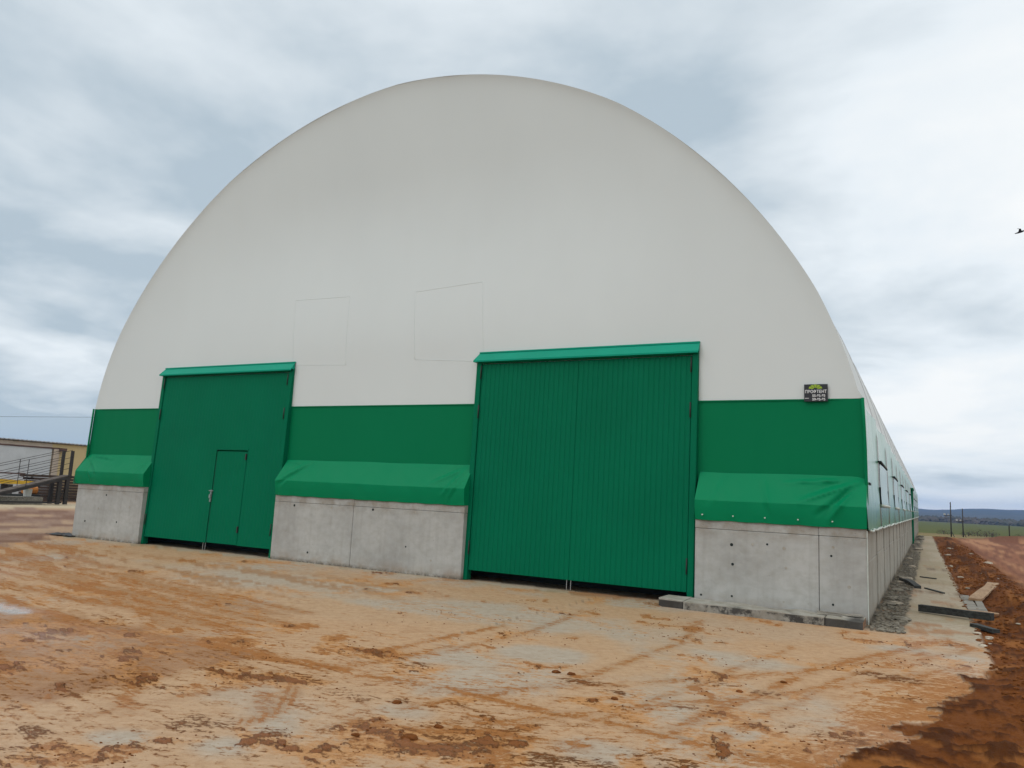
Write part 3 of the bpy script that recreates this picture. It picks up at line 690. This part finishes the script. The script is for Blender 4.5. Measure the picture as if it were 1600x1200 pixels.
# gates
M_handle = plain('dull_handle', (.26, .30, .29), .4, .2, 20, .6)
def gate(x0, x1, ztop, leaves, wicket=None, rib=.008):
    lean = .032; y0 = .13
    def P(x, y, z): return (x, y0+lean*z+y, z)
    def lb(b, xa, xb, ya, yb, za, zb):
        k = len(b.v); b.v += [P(*p) for p in ((xa,ya,za),(xb,ya,za),(xb,yb,za),(xa,yb,za),(xa,ya,zb),(xb,ya,zb),(xb,yb,zb),(xa,yb,zb))]
        for q in ((3,2,1,0),(4,5,6,7),(0,1,5,4),(1,2,6,5),(2,3,7,6),(3,0,4,7)): b.f.append(tuple(k+i for i in q)); b.mi.append(0)
        return b
    jw = .125
    fr = MB(); lb(fr, x0, x0+jw, -.03, .16, 0, ztop); lb(fr, x1-jw, x1, -.03, .16, 0, ztop); lb(fr, x0+jw, x1-jw, -.03, .16, ztop-.12, ztop)
    g = hb(fr, 'gate', M_gate, bevel=.012)
    xs = [x0+jw+.012]+[l for l in leaves]+[x1-jw-.012]
    zb, zt = .22, ztop-.135
    def ribbed(xa, xb, za, zc, yo=0., pitch=.112):
        b = MB(); n = max(2, round((xb-xa)/pitch)); pw = (xb-xa)/n; prof = []
        for k in range(n):
            c = xa+pw*k; prof += [(c, .0), (c+.010, rib), (c+.022, rib), (c+.032, .0)]
        prof.append((xb, 0))
        zz = [za+(zc-za)*i/6 for i in range(7)]
        rows = [[P(px, yo+py+.003*mnoise.noise(Vector((px*.8, z*.6, 3))), z) for px, py in prof] for z in zz]
        b.grid(rows)
        lb(b, xa, xb, yo+.016, yo+.055, za, zc); return b
    for a, c in zip(xs[:-1], xs[1:]):
        a2, c2 = a+.003, c-.003
        if wicket and a2 < wicket[0] < c2:
            w0, w1, wz = wicket
            lf = MB()
            for (xa, xb, za, zc) in ((a2, w0, zb, zt), (w1, c2, zb, zt), (w0, w1, wz, zt)):
                q = ribbed(xa, xb, za, zc); k = len(lf.v); lf.v += q.v; lf.f += [tuple(i+k for i in f_) for f_ in q.f]; lf.mi += q.mi
            leaf = hb(lf, 'gate_leaf', M_gate, parent=g)
            hb(ribbed(w0+.035, w1-.02, zb+.01, wz-.035, .004), 'wicket_door', M_gate, parent=g)
            hb(lb(lb(MB(), w0-.035, w0+.012, -.014, .02, zb, wz), w0-.035, w1+.02, -.014, .02, wz+.002, wz+.05), 'door_frame', M_gate, parent=g)
            hb(lb(MB(), w0+.013, w0+.034, .012, .03, zb, wz), 'door_gap', M_gap_shade, parent=g)
            hd = lb(MB(), w0-.06, w0+.10, -.05, -.03, 1.585, 1.61); hd.tube([P(w0+.0, -.04, 1.50), P(w0+.0, -.045, 1.40)], .028, 8); lb(hd, w0-.02, w0+.03, -.03, .0, 1.3, 1.62)
            hb(hd, 'door_handle', M_handle, parent=g, bevel=.004)
            for hz_ in (wz-.25, .55): hb(lb(MB(), w1-.05, w1-.015, -.03, .0, hz_, hz_+.16), 'door_hinge', M_darksteel, parent=g)
        else:
            hb(ribbed(a2, c2, zb, zt), 'gate_leaf', M_gate, parent=g)
    for xx in (x0+jw+.01, x1-jw-.01):
        for hz_ in (.55, 3.55, 4.45):
            o = MB().tube([P(xx, -.045, hz_), P(xx, -.045, hz_+.30)], .013, 8); hb(o, 'gate_hinge', M_darksteel, parent=g, smooth=True)
    mid = leaves[0] if leaves else (x0+x1)/2
    for dx in (-.04, .05): hb(MB().tube([P(mid+dx, .03, .02), P(mid+dx, .03, .40)], .007, 6), 'drop_bolt', M_steel, parent=g)
    # folded sheet canopy
    c = MB(); ca, cb = x0-.02, x1+.015
    A1, A2, B1, B2 = (ca+.06, .30, ztop+.12), (cb, .30, ztop+.12), (ca-.03, .17, ztop-.06), (cb, .17, ztop-.06)
    Dn = Vector((0, 0, -.035))
    c.quad(B1, B2, A2, A1); c.quad(B1, A1, (ca-.03, .30, ztop-.06)); c.quad(B2, (cb, .30, ztop-.06), A2)
    c.quad(tuple(Vector(B1)+Dn), tuple(Vector(B2)+Dn), B2, B1); c.quad(tuple(Vector(B1)+Dn), (ca-.03, .30, ztop-.095), (cb, .30, ztop-.095), tuple(Vector(B2)+Dn))
    c.box(ca+.06, cb, .285, .33, ztop+.118, ztop+.15)
    hb(c, 'canopy', M_canopy, parent=g)
    return g
g1 = gate(2.95, 8.045, 4.93, [], (5.56, 6.74, 2.71), .0035); g1['label'] = 'left green gate with a small wicket door'
g2 = gate(13.66, 18.745, 4.93, [16.17]); g2['label'] = 'right green double-leaf gate of ribbed sheet'
# dark sheet added behind the gates for the black shade beneath them
hb(MB().box(.4, 21.6, 1.1, 1.13, -.0, 2.4), 'dark_backing', M_gap_shade)

# ------------------------------------------------------------------ sign
sg = empty('sign_board', (20.91, .29, 4.0))
tag(sg, 'small dark sign with green arch logo, company name and phone numbers at the gable edge', 'sign')
def part(b, name, mats, par, **k):
    L = Vector(par.location); b.v = [tuple(Vector(v)-L) for v in b.v]; return b.build(name, mats, par, **k)
M_signd = plain('sign_dark', (.012, .014, .02), .5, .1); M_signg = plain('sign_green', (.28, .42, .02), .5, .05); M_signw = plain('sign_white', (.70, .72, .72), .5, .03)
part(MB().box(20.71, 21.115, .268, .288, 3.84, 4.16), 'board', M_signd, sg, bevel=.003)
ar = MB()
def fan(r0, r1, a0, a1, cx, cz, n=8):
    for k in range(n):
        t0, t1 = a0+(a1-a0)*k/n, a0+(a1-a0)*(k+1)/n
        ar.quad((cx+r0*math.cos(t0)*1.35, .2655, cz+r0*math.sin(t0)), (cx+r1*math.cos(t0)*1.35, .2655, cz+r1*math.sin(t0)), (cx+r1*math.cos(t1)*1.35, .2655, cz+r1*math.sin(t1)), (cx+r0*math.cos(t1)*1.35, .2655, cz+r0*math.sin(t1)))
for a in range(5):
    fan(.026, .088, math.radians(8+34*a), math.radians(8+34*a+28), 20.905, 4.068, 4)
part(ar, 'arch_logo', M_signg, sg)
def text(s, x, z, size, mat, name, par, sx=1.):
    cu = bpy.data.curves.new(name, 'FONT'); cu.body = s; cu.size = size; cu.align_x = 'CENTER'; cu.extrude = .0006; cu.offset = .0015
    to = bpy.data.objects.new(name, cu); C.objects.link(to); dg = bpy.context.evaluated_depsgraph_get(); me = bpy.data.meshes.new_from_object(to.evaluated_get(dg)); bpy.data.objects.remove(to)
    o = bpy.data.objects.new(name, me); me.materials.clear(); me.materials.append(mat); C.objects.link(o); o.parent = par
    o.location = Vector((x, .2645, z))-Vector(par.location); o.rotation_euler = (PI/2, 0, 0); o.scale = (sx, 1, 1); return o
text('ПРОФТЕНТ', 20.912, 3.996, .078, M_signw, 'lettering', sg, .86)
text('55-85-85', 20.962, 3.925, .062, M_signw, 'lettering', sg, 1.)
text('59-85-85', 20.962, 3.858, .062, M_signw, 'lettering', sg, 1.)
part(MB().box(20.722, 20.79, .2645, .2665, 3.895, 3.905), 'rule', M_signw, sg)

# ------------------------------------------------------------------ beams in front of the right wall
def beam(name, p0, p1, w, h, mat, label, cat, z0=0., endmat=None, nseg=10, group=None, bend=0., tiltz=0.):
    p0, p1 = Vector((*p0, 0)), Vector((*p1, 0)); d = (p1-p0); L = d.length; rz = math.atan2(d.y, d.x)
    b = MB(); rows = []
    for i in range(nseg+1):
        t = i/nseg; x = L*t; zz_ = z0+tiltz*t+bend*math.sin(PI*t)
        j = lambda s: .012*w/.15*mnoise.noise(Vector((x*2.+s*7, p0.x+s, p0.y)))
        rows.append([(x, -w/2+j(0), zz_+j(8)*0), (x, w/2+j(1), zz_), (x, w/2+j(2), zz_+h+j(3)), (x, -w/2+j(4), zz_+h+j(5)), (x, -w/2+j(0), zz_+j(8)*0)])
    b.grid(rows); k = len(b.v)
    b.v += rows[0][:4]+rows[-1][:4]; b.f += [(k, k+1, k+2, k+3), (k+7, k+6, k+5, k+4)]; b.mi += [1, 1]
    o = b.build(name, [mat, endmat or mat], None, bevel=0); o.location = (p0.x, p0.y, 0); o.rotation_euler = (0, 0, rz)
    return tag(o, label, cat, group)
beam('concrete_beam', (18.76, -.33), (21.12, -.36), .62, .15, M_conc_lip, 'long stained concrete beam laid along the foot of the right front wall', 'beam', -.01)
beam('timber_block', (18.30, -.30), (18.745, -.31), .58, .155, M_block, 'short blackened timber block at the left end of the beam by the right gate', 'timber', -.01)
o = beam('timber_sleeper', (21.135, -.36), (21.70, -.37), .60, .15, M_block, 'short dark timber sleeper with orange sawn end at the hangar corner', 'timber', -.01, M_wood_end)
beam('board', (20.95, -.17), (21.66, -.13), .12, .022, M_wood_grey, 'thin grey board lying on the beam against the corner of the wall', 'board', .146)
beam('board', (20.97, -.34), (21.35, -.36), .10, .018, M_wood_grey, 'shorter of the two thin boards on the beam near the corner', 'board', .146)

# ------------------------------------------------------------------ timber litter on the right
beam('timber_beam', (22.50, 2.78), (23.66, 2.12), .12, .13, M_wood_dark, 'long black timber beam lying across the walkway edge', 'timber', .02, None, 14, None, .0, .03)
beam('plank', (23.16, 3.05), (23.82, 2.98), .22, .03, M_wood_pale, 'pale plank sticking out behind the black beam', 'plank', .07)
beam('plank', (23.58, 5.9), (24.22, 9.9), .26, .05, M_wood_pale, 'pale orange plank lying on the red earth beside the walkway', 'plank', .03, None, 10, None, 0, .10)
beam('board', (23.42, 7.3), (23.48, 3.4), .20, .03, M_wood_grey, 'wide grey board lying along the walkway edge behind the black beam', 'board', -.01)
beam('board', (23.66, 7.0), (23.62, 3.6), .14, .03, M_wood_grey, 'narrow grey board lying on earth beside the wide one', 'board', .0)
beam('wood_offcut', (22.04, 10.2), (22.44, 8.1), .16, .07, M_wood_dark, 'dark crooked wood offcut lying on the walkway near the wall', 'timber', .0, None, 8, None, .05)
beam('wood_offcut', (23.32, 1.35), (23.62, .8), .13, .06, M_wood_dark, 'short black offcut lying below the black beam at the slab edge', 'timber', .0)
beam('batten', (22.62, 8.3), (23.0, 7.3), .07, .03, M_wood_dark, 'thin dark stick lying on the walkway right of the crooked offcut', 'stick', .0)
beam('batten', (22.5, 12.2), (22.9, 11.9), .08, .03, M_wood_dark, 'thin dark stick lying across the walkway behind the crooked offcut', 'stick', .0)

def rock(b, x, y, z, sx, sy, sz, seed, mi=0):
    k = len(b.v); rs = random.Random(seed)
    for lv, (zz_, w) in enumerate(((-.3, .85), (.25, 1.), (.75, .7))):
        for j in range(7):
            a = 2*PI*(j+.4*lv)/7; q = w*rs.uniform(.7, 1.15); b.v.append((x+sx*q*math.cos(a), y+sy*q*math.sin(a), z+sz*(zz_+rs.uniform(-.1, .12))))
    b.v.append((x, y, z+sz))
    for lv in range(2):
        for j in range(7):
            p, q = k+lv*7+j, k+lv*7+(j+1) % 7; b.f.append((p, q, q+7, p+7)); b.mi.append(mi)
    for j in range(7): b.f.append((k+14+j, k+14+(j+1) % 7, k+21)); b.mi.append(mi)
M_clod = plain('clay_clod', (.17, .06, .017), .95, .35, 12, 0, .008, None, .1); M_chip = plain('broken_concrete', (.36, .31, .24), .85, .25, 9, 0, .006)
M_rub = plain('grey_rubble', (.20, .18, .14), .9, .45, 9, 0, .006); M_pap = plain('pale_scrap', (.48, .42, .33), .8, .15, 10)
for i, (x, y) in enumerate(((19.07,-9.49),(18.4,-8.73),(19.09,-9.12),(20.88,-6.24),(19.2,-6.67),(19.03,-6.69),(21.2,-5.49),(18.7,-9.67),(19.94,-7.35),(22.26,-7.56))):
    s = (.075, .05, .045)[0 if i == 0 else 1 + i % 2]*random.uniform(.6, .95); b = MB(); rock(b, 0, 0, 0, s*1.35, s, s*.55, i)
    o = b.build('mud_clod', M_clod, None); o.location = (x, y, gz(x, y)+.004); tag(o, {0: 'largest mud clod, alone on the pale slab low in the middle of the yard', 3: 'flat dark mud clod in front of the right wall, largest on that side', 9: 'mud clod at the edge of the red earth near the right corner', 1: 'mud clod just behind the largest one, to its left'}.get(i, 'small dark brown clod of mud lying on the stained yard slab'), 'clod', 'mud clods scattered over the yard')
for i, (x, y, s) in enumerate(((23.33,.41,.10),(23.47,.17,.13),(23.32,-.93,.10),(24.87,22.,.26),(24.44,12.15,.15),(23.6,13.6,.15),(23.66,28.,.25),(23.5,19.2,.17),(24.75,31.25,.22),(23.45,-.4,.08),(24.3,16.,.15),(23.9,35.,.3),(23.6,9.4,.12),(24.0,1.6,.09))):
    b = MB(); s *= .72; rock(b, 0, 0, 0, s, s*.7, s*.34, 50+i); o = b.build('concrete_chip', M_pap if i < 6 else M_chip, None); o.location = (x, y, gz(x, y)+.01); o.rotation_euler = (0, 0, i*1.1)
    tag(o, 'pale chip of broken concrete lying on red earth by the walkway', 'rubble', 'pale chips along the walkway edge')
k = 0
for i in range(26):
    y = random.choice((random.uniform(1., 14), random.uniform(8, 60))); s = random.uniform(.05, .14)*(1+y*.02); x = wall_x(y)+random.uniform(.1, .5)
    b = MB(); rock(b, 0, 0, 0, s*1.2, s, s*.45, 90+i); o = b.build('rubble_lump', M_rub if i % 3 else M_chip, None); o.location = (float(x), y, gz(x, y)+.01)
    tag(o, 'grey lump of rubble in the dirty strip at the foot of the side wall', 'rubble', 'rubble along the foot of the side wall')
fines = MB()
for i in range(1500):
    y = -.6+random.random()**1.6*30; x = float(wall_x(y))+.05+random.random()*.5; s = random.uniform(.008, .035)
    rock(fines, x, y, gz(x, y) if i % 6 == 0 else .02, s*1.3, s, s*.6, i)
tag(fines.build('gravel_fines', M_rub, None), 'loose grey grit and mortar crumbs along the side wall', 'gravel', kind='stuff')
crumbs = MB()
cxs = rng.uniform(15.5, 23.2, 3000); cys = rng.uniform(-11.5, -1.5, 3000); dens_ = fbm(cxs, cys, 1.7, 5, .6, 11); cz_ = surf(cxs, cys)[0]
for i in range(3000):
    if dens_[i] < .57: continue
    s = random.uniform(.003, .011); rock(crumbs, cxs[i], cys[i], cz_[i]+.001, s*1.4, s, s*.7, i)
exs = rng.uniform(23.3, 25.0, 3800); eys = rng.uniform(-7, 40, 3800); ez_ = surf(exs, eys)[0]
for i in range(3800):
    s = random.uniform(.01, .035); rock(crumbs, exs[i], eys[i], ez_[i], s*1.3, s, s*.7, i)
tag(crumbs.build('mud_crumbs', M_clod, None), 'fine dark crumbs of clay strewn on slab and verge', 'soil', kind='stuff')

# black rag of rubber at the left corner
rb = MB()
rows = [[(-1.05+1.25*j/12, .12-.30+.34*i/5+.03*math.sin(j), .03+.06*abs(mnoise.noise(Vector((j*.5, i*.7, 3))))+.05*math.exp(-((j-7)/3)**2)*(1 if 0 < i < 5 else .1)) for j in range(13)] for i in range(6)]
tag(rb.grid(rows).build('rubber_sheet', M_black, None, smooth=True, org=(-.4, 0, 0)), 'crumpled black rubber sheet on the ground by the left corner of the hangar', 'rubber sheet')

# ------------------------------------------------------------------ left background
bl = empty('building', (-30, 18, 0)); tag(bl, 'low cream building with corrugated roof edge and large pale sliding gate', 'building')
M_cream = plain('cream_render', (.58, .46, .24), .85, .08, .8); M_roofs = plain('brown_roof_sheet', (.34, .34, .35), .6, .2, 2); M_panelg = plain('pale_gate_sheet', (.55, .58, .60), .5, .1, 1.2)
M_beige = plain('beige_trim', (.50, .42, .34), .8, .1, 2); M_brownb = plain('brown_frame', (.10, .05, .04), .7, .2, 3)
part(MB().box(-42, -32, -12, 34, 0, 3.90), 'wall', M_cream, bl)
part(MB().box(-32, -31.97, -12, 18.5, 3.62, 3.88), 'fascia', M_beige, bl)
rf = MB(); n = 0
yy = -12.3
while yy < 34.3:
    zt = lambda xx: 4.02+.0*xx
    rf.box(-42.5, -31.75, yy, yy+.13, 3.95, 4.01); rf.box(-42.5, -31.77, yy+.13, yy+.30, 3.93, 3.96); yy += .30
part(rf, 'roof_sheet', M_roofs, bl)
sgt = part(MB().box(-31.93, -31.86, 4, 18.45, .25, 3.52), 'sliding_gate', M_panelg, bl)
for q in range(9): part(MB().box(-31.855, -31.84, 4+q*1.7, 4+q*1.7+.04, .3, 3.5), 'gate_rib', M_beige, sgt).location = Vector((0, 0, 0))
part(MB().box(-31.95, -31.80, 3, 19.2, 3.53, 3.615), 'gate_rail', M_brownb, bl)
part(MB().box(-31.96, -31.78, 18.55, 18.95, 0, 3.52), 'gate_post', M_beige, bl)
part(MB().box(-31.78, -31.5, 18.9, 19.3, 3.35, 3.6), 'lamp_box', M_brownb, bl)

# ramp
rp = empty('loading_ramp', (-22, 10, 0)); tag(rp, 'dark steel loading ramp with thin railings left of the hangar', 'ramp')
def dz(y): return .66+(y-9.9)*.283
M_deck = plain('ramp_deck', (.10, .08, .065), .8, .3, 3)
for xs_ in (-22.0, -22.75):
    part(MB().quad((xs_-.06, 6.8, dz(6.8)-.16), (xs_-.06, 13.8, dz(13.8)-.20), (xs_-.06, 13.8, dz(13.8)-.02), (xs_-.06, 6.8, dz(6.8)-.02)).quad((xs_+.06, 6.8, dz(6.8)-.16), (xs_+.06, 13.8, dz(13.8)-.20), (xs_+.06, 13.8, dz(13.8)-.02), (xs_+.06, 6.8, dz(6.8)-.02)).quad((xs_-.06, 6.8, dz(6.8)-.02), (xs_-.06, 13.8, dz(13.8)-.02), (xs_+.06, 13.8, dz(13.8)-.02), (xs_+.06, 6.8, dz(6.8)-.02)).quad((xs_-.06, 6.8, dz(6.8)-.16), (xs_-.06, 13.8, dz(13.8)-.20), (xs_+.06, 13.8, dz(13.8)-.20), (xs_+.06, 6.8, dz(6.8)-.16)), 'side_beam', M_darksteel, rp)
for q in range(14):
    y = 6.9+q*.49; M_ = Matrix.Translation(Vector((-22.375, y+.24, dz(y+.24)))) @ Matrix.Rotation(math.atan(.283), 4, 'X')
    part(MB().box(-.36, .36, -.225, .225, -.03, .02, M=M_), 'deck_plank', M_deck, rp)
for xs_ in (-21.95, -22.80):
    for hh in (.45, .75, 1.08, 1.5):
        part(MB().tube([(xs_, 5.6, dz(5.6)+hh), (xs_, 13.65, dz(13.65)+hh)], .014, 5), 'rail', M_darksteel, rp)
    for y in (6.9, 9.2, 11.2): part(MB().tube([(xs_, y, dz(y)-.05), (xs_, y, dz(y)+1.5)], .02, 5), 'railing_post', M_darksteel, rp)
    part(MB().box(xs_-.07, xs_+.07, 13.60, 13.74, dz(13.6)-.05, dz(13.6)+1.48), 'end_post', M_darksteel, rp)
for y, xs_ in ((13.15, -22), (13.6, -22), (13.15, -22.75), (13.6, -22.75)):
    part(MB().box(xs_-.08, xs_+.08, y-.1, y+.1, .04, dz(y)-.17), 'leg', M_darksteel, rp)
part(MB().tube([(-22, 13.15, .15), (-22, 13.6, 1.3)], .03, 6), 'brace', M_darksteel, rp)
part(MB().box(-22.1, -21.98, 5.2, 13.4, .10, .19), 'skid', M_darksteel, rp); part(MB().box(-22.85, -22.7, 5.2, 13.4, .06, .15), 'skid', M_darksteel, rp)
M_yel = plain('yellow_paint', (.62, .38, .02), .45, .12, 2); M_or = plain('orange_plastic', (.55, .20, .03), .5, .1)
yb = MB(); yb.quad((-27, 5, 1.0), (-27, 14.6, 1.05), (-27, 14.6, 1.25), (-27, 5, 1.62)).quad((-27.6, 5, 1.0), (-27.6, 14.6, 1.05), (-27.6, 14.6, 1.25), (-27.6, 5, 1.62)).quad((-27, 5, 1.62), (-27, 14.6, 1.25), (-27.6, 14.6, 1.25), (-27.6, 5, 1.62)).quad((-27, 5, 1.0), (-27, 14.6, 1.05), (-27.6, 14.6, 1.05), (-27.6, 5, 1.0)).quad((-27, 14.6, 1.05), (-27.6, 14.6, 1.05), (-27.6, 14.6, 1.25), (-27, 14.6, 1.25))
ybm = empty('crane_boom', (-27.3, 10, 0)); tag(ybm, 'long yellow tapered steel boom resting behind the ramp', 'boom')
part(yb, 'boom', M_yel, ybm)
part(MB().box(-27.62, -26.98, 5, 14, 1.66, 1.74), 'top_rail', M_brownb, ybm)
for y in (6., 9.5, 13.): part(MB().box(-27.7, -26.9, y, y+.3, 0, 1.02), 'trestle', M_darksteel, ybm)
bk = MB().tube([(-22.9, 11.9, .42), (-22.9, 11.9, .44), (-22.9, 11.9, .86)], [.17, .19, .24], 12); tag(bk.build('bucket', plain('white_plastic', (.66, .70, .70), .4, .05), None, org=(-22.9, 11.9, .42)), 'white plastic bucket standing under the ramp', 'bucket')
tag(MB().box(-23.6, -22.5, 9.2, 12.6, .0, .42).build('pallet_block', M_wood_grey, None, org=(-23, 11, 0)), 'grey timber block stack under the ramp carrying the bucket', 'timber')
tag(MB().tube([(-23.9, 12.2, .78), (-23.9, 12.4, .78), (-23.9, 12.95, .78)], [.20, .25, .25], 10).build('barrel', M_or, None, org=(-23.9, 12.5, .78)), 'orange barrel lying under the ramp behind the bucket', 'barrel')
tag(MB().box(-24.5, -23.65, 8.5, 13.1, .0, .52).build('pallet_block', M_wood_dark, None, org=(-24, 11, 0)), 'dark timber stack under the ramp below the orange barrel', 'timber')
ls = empty('timber_stack', (-27.5, 17, 0)); tag(ls, 'stack of dark brown boards between the ramp and the hangar corner', 'timber stack')
M_lum = wood_mat('dark_brown_boards', (.075, .045, .03), (.025, .016, .012), (6, 1, 6))
for q in range(9):
    for w in range(2):
        part(MB().box(-28.2+w*.5, -27.75+w*.5+random.uniform(-.02, .02), 14.6+random.uniform(-.3, .3), 21.8, .05+q*.185, .20+q*.185), 'board', M_lum, ls)
# cable in the sky on the left
cb = [(-45, -8+68*t, 6.05+.0*t+3.1*t-1.2*math.sin(PI*t)*0) for t in [i/20 for i in range(21)]]
cb = [(-45, y, 6.24+(y-21.71)*.104) for y in np.linspace(-20, 70, 24)]
tag(MB().tube(cb, .012, 4).build('overhead_cable', M_darksteel, None, org=(-45, 20, 0)), 'thin overhead cable crossing the sky above the cream building', 'cable')

# ------------------------------------------------------------------ right background: poles, posts, scrub
def upole(x, y, h, label, arm):
    zb = float(base_z(np.array([x]), np.array([y]))[0]); o = empty('utility_pole', (x, y, zb)); tag(o, label, 'pole', 'utility poles at the edge of the field')
    part(MB().tube([(x, y, zb-.3), (x, y, zb+h)], [.11, .08], 8), 'mast', M_darksteel, o, smooth=True)
    part(MB().tube([(x+.5, y-.6, zb-.2), (x+.05, y, zb+.9)], .06, 6), 'stub', M_darksteel, o)
    if arm:
        part(MB().box(x-1., x+.2, y-.06, y+.06, zb+h-2.3, zb+h-2.18), 'cross_arm', M_darksteel, o)
        part(MB().box(x-1.05, x-.75, y-.1, y+.1, zb+h-2.17, zb+h-1.9), 'insulator', M_steel, o); part(MB().box(x-.45, x-.25, y-.1, y+.1, zb+h-2.17, zb+h-1.95), 'insulator', M_steel, o)
    return o
def onray(px, y):                                  # x of a far thing standing in a given direction from the viewpoint
    return CAM.x+(px-1439.7)/933.*(y-CAM.y)
upole(26.9, 135, 5.7, 'taller utility pole with short arm beside the end of the walkway', True)
upole(28.9, 142, 4.9, 'shorter utility pole just right of the taller one', True)
o = MB().tube([(29.1, 63.4, gz(29.1, 63.4)-.1), (29.1, 63.4, gz(29.1, 63.4)+.78)], .05, 6).build('marker_post', M_darksteel, None, org=(29.1, 63.4, 0)); tag(o, 'short dark post standing on the red berm by the field', 'post')
M_bush = plain('leafless_scrub', (.07, .055, .035), .95, .3, .4)
def bush(x, y, s, label, mat=M_bush):
    b = MB(); zb = float(base_z(np.array([x]), np.array([y]))[0])
    for i in range(int(240)):
        a = random.uniform(0, 2*PI); q = random.random()**.5*s*1.1; h = random.random()*s*1.25*(1-.5*q/s); w = s*.12
        c = Vector((x+q*math.cos(a), y+q*math.sin(a), zb+h)); d1 = Vector((random.uniform(-1, 1), random.uniform(-1, 1), random.uniform(-1, 1)))*w; d2 = Vector((random.uniform(-1, 1), random.uniform(-1, 1), random.uniform(-1, 1)))*w
        b.quad(c, c+d1, c+d1+d2)
    o = empty('bush', (x, y, zb)); tag(o, label, 'bush', 'scrub bushes in the field')
    part(b, 'crown', mat, o); part(MB().tube([(x, y, zb-.2), (x, y, zb+s*.6)], .12, 5), 'stem', mat, o)
for (px, y, s, lb_) in ((1482, 190, 1.4, 'leafless scrub bush just right of the shorter utility pole'), (1490, 205, 1.8, 'second leafless scrub bush right of the shorter utility pole'), (1498, 200, 1.5, 'low scrub bush in the middle of the clump right of the poles'),
                     (1503, 215, 1.6, 'rightmost scrub bush of the clump beside the utility poles'), (1527, 185, 1.3, 'smallest scrub bush, alone between the clump by the poles and the tallest bush'), (1556, 180, 2.2, 'tallest scrub bush in the field, left of the short marker post'),
                     (1571, 175, 1.6, 'scrub bush right behind the short dark marker post'), (1592, 150, 1.7, 'scrub bush nearest the right edge of the picture'), (1460, 210, 1.5, 'scrub bush between the hangar end and the taller utility pole')):
    bush(onray(px, y), y, s, lb_)
for i, (px, y) in enumerate(((1580, 835), (1588, 850))):
    x = onray(px, y); hb_ = MB(); hb_.box(x-6, x+6, y-4, y+4, -6, -2.6); o = hb_.build('farmhouse', plain('pale_house_wall', (.62, .58, .58), .8, .05), None, org=(x, y, -6))
    e_ = empty('farmhouse', (x, y, -6)); o.name = 'wall'; o.parent = e_; o.location = (0, 0, 0)
    rf = MB(); rf.quad((x-6.5, y-4.5, -2.6), (x+6.5, y-4.5, -2.6), (x+6.5, y, -.6), (x-6.5, y, -.6)); rf.quad((x-6.5, y+4.5, -2.6), (x+6.5, y+4.5, -2.6), (x+6.5, y, -.6), (x-6.5, y, -.6)); rf.quad((x-6, y-4, -2.6), (x-6, y+4, -2.6), (x-6, y, -.7)); rf.quad((x+6, y-4, -2.6), (x+6, y+4, -2.6), (x+6, y, -.7))
    part(rf, 'roof', M_cream if i else M_roofs, e_); tag(e_, 'tiny pale farmhouse at the edge of the woods, %s of the two' % ('left' if i == 0 else 'right'), 'house')

# bird
bd = MB(); B0 = Vector((28.62, 42.2, 20.1)); bd.tube([B0+Vector((-.30, -.05, -.08)), B0+Vector((-.12, 0, -.03)), B0+Vector((.08, 0, .03)), B0+Vector((.22, .02, .08)), B0+Vector((.30, .02, .10))], [.015, .05, .065, .04, .01], 8)
bird = empty('bird', B0); tag(bird, 'dark bird flying in the sky at the right edge', 'bird'); part(bd, 'body', M_black, bird, smooth=True)
for s in (-1, 1):
    w = MB(); w.quad(B0+Vector((.10, 0, .03)), B0+Vector((.02, .28*s, .14)), B0+Vector((-.08, .26*s, .13)), B0+Vector((-.10, 0, .0))); w.quad(B0+Vector((.02, .28*s, .14)), B0+Vector((-.18, .55*s, .08)), B0+Vector((-.22, .52*s, .07)), B0+Vector((-.08, .26*s, .13)))
    part(w, 'wing', M_black, bird)

# cycles
sc.render.engine = 'CYCLES'
sc.cycles.max_bounces = 6; sc.cycles.volume_bounces = 1; sc.cycles.volume_max_steps = 64
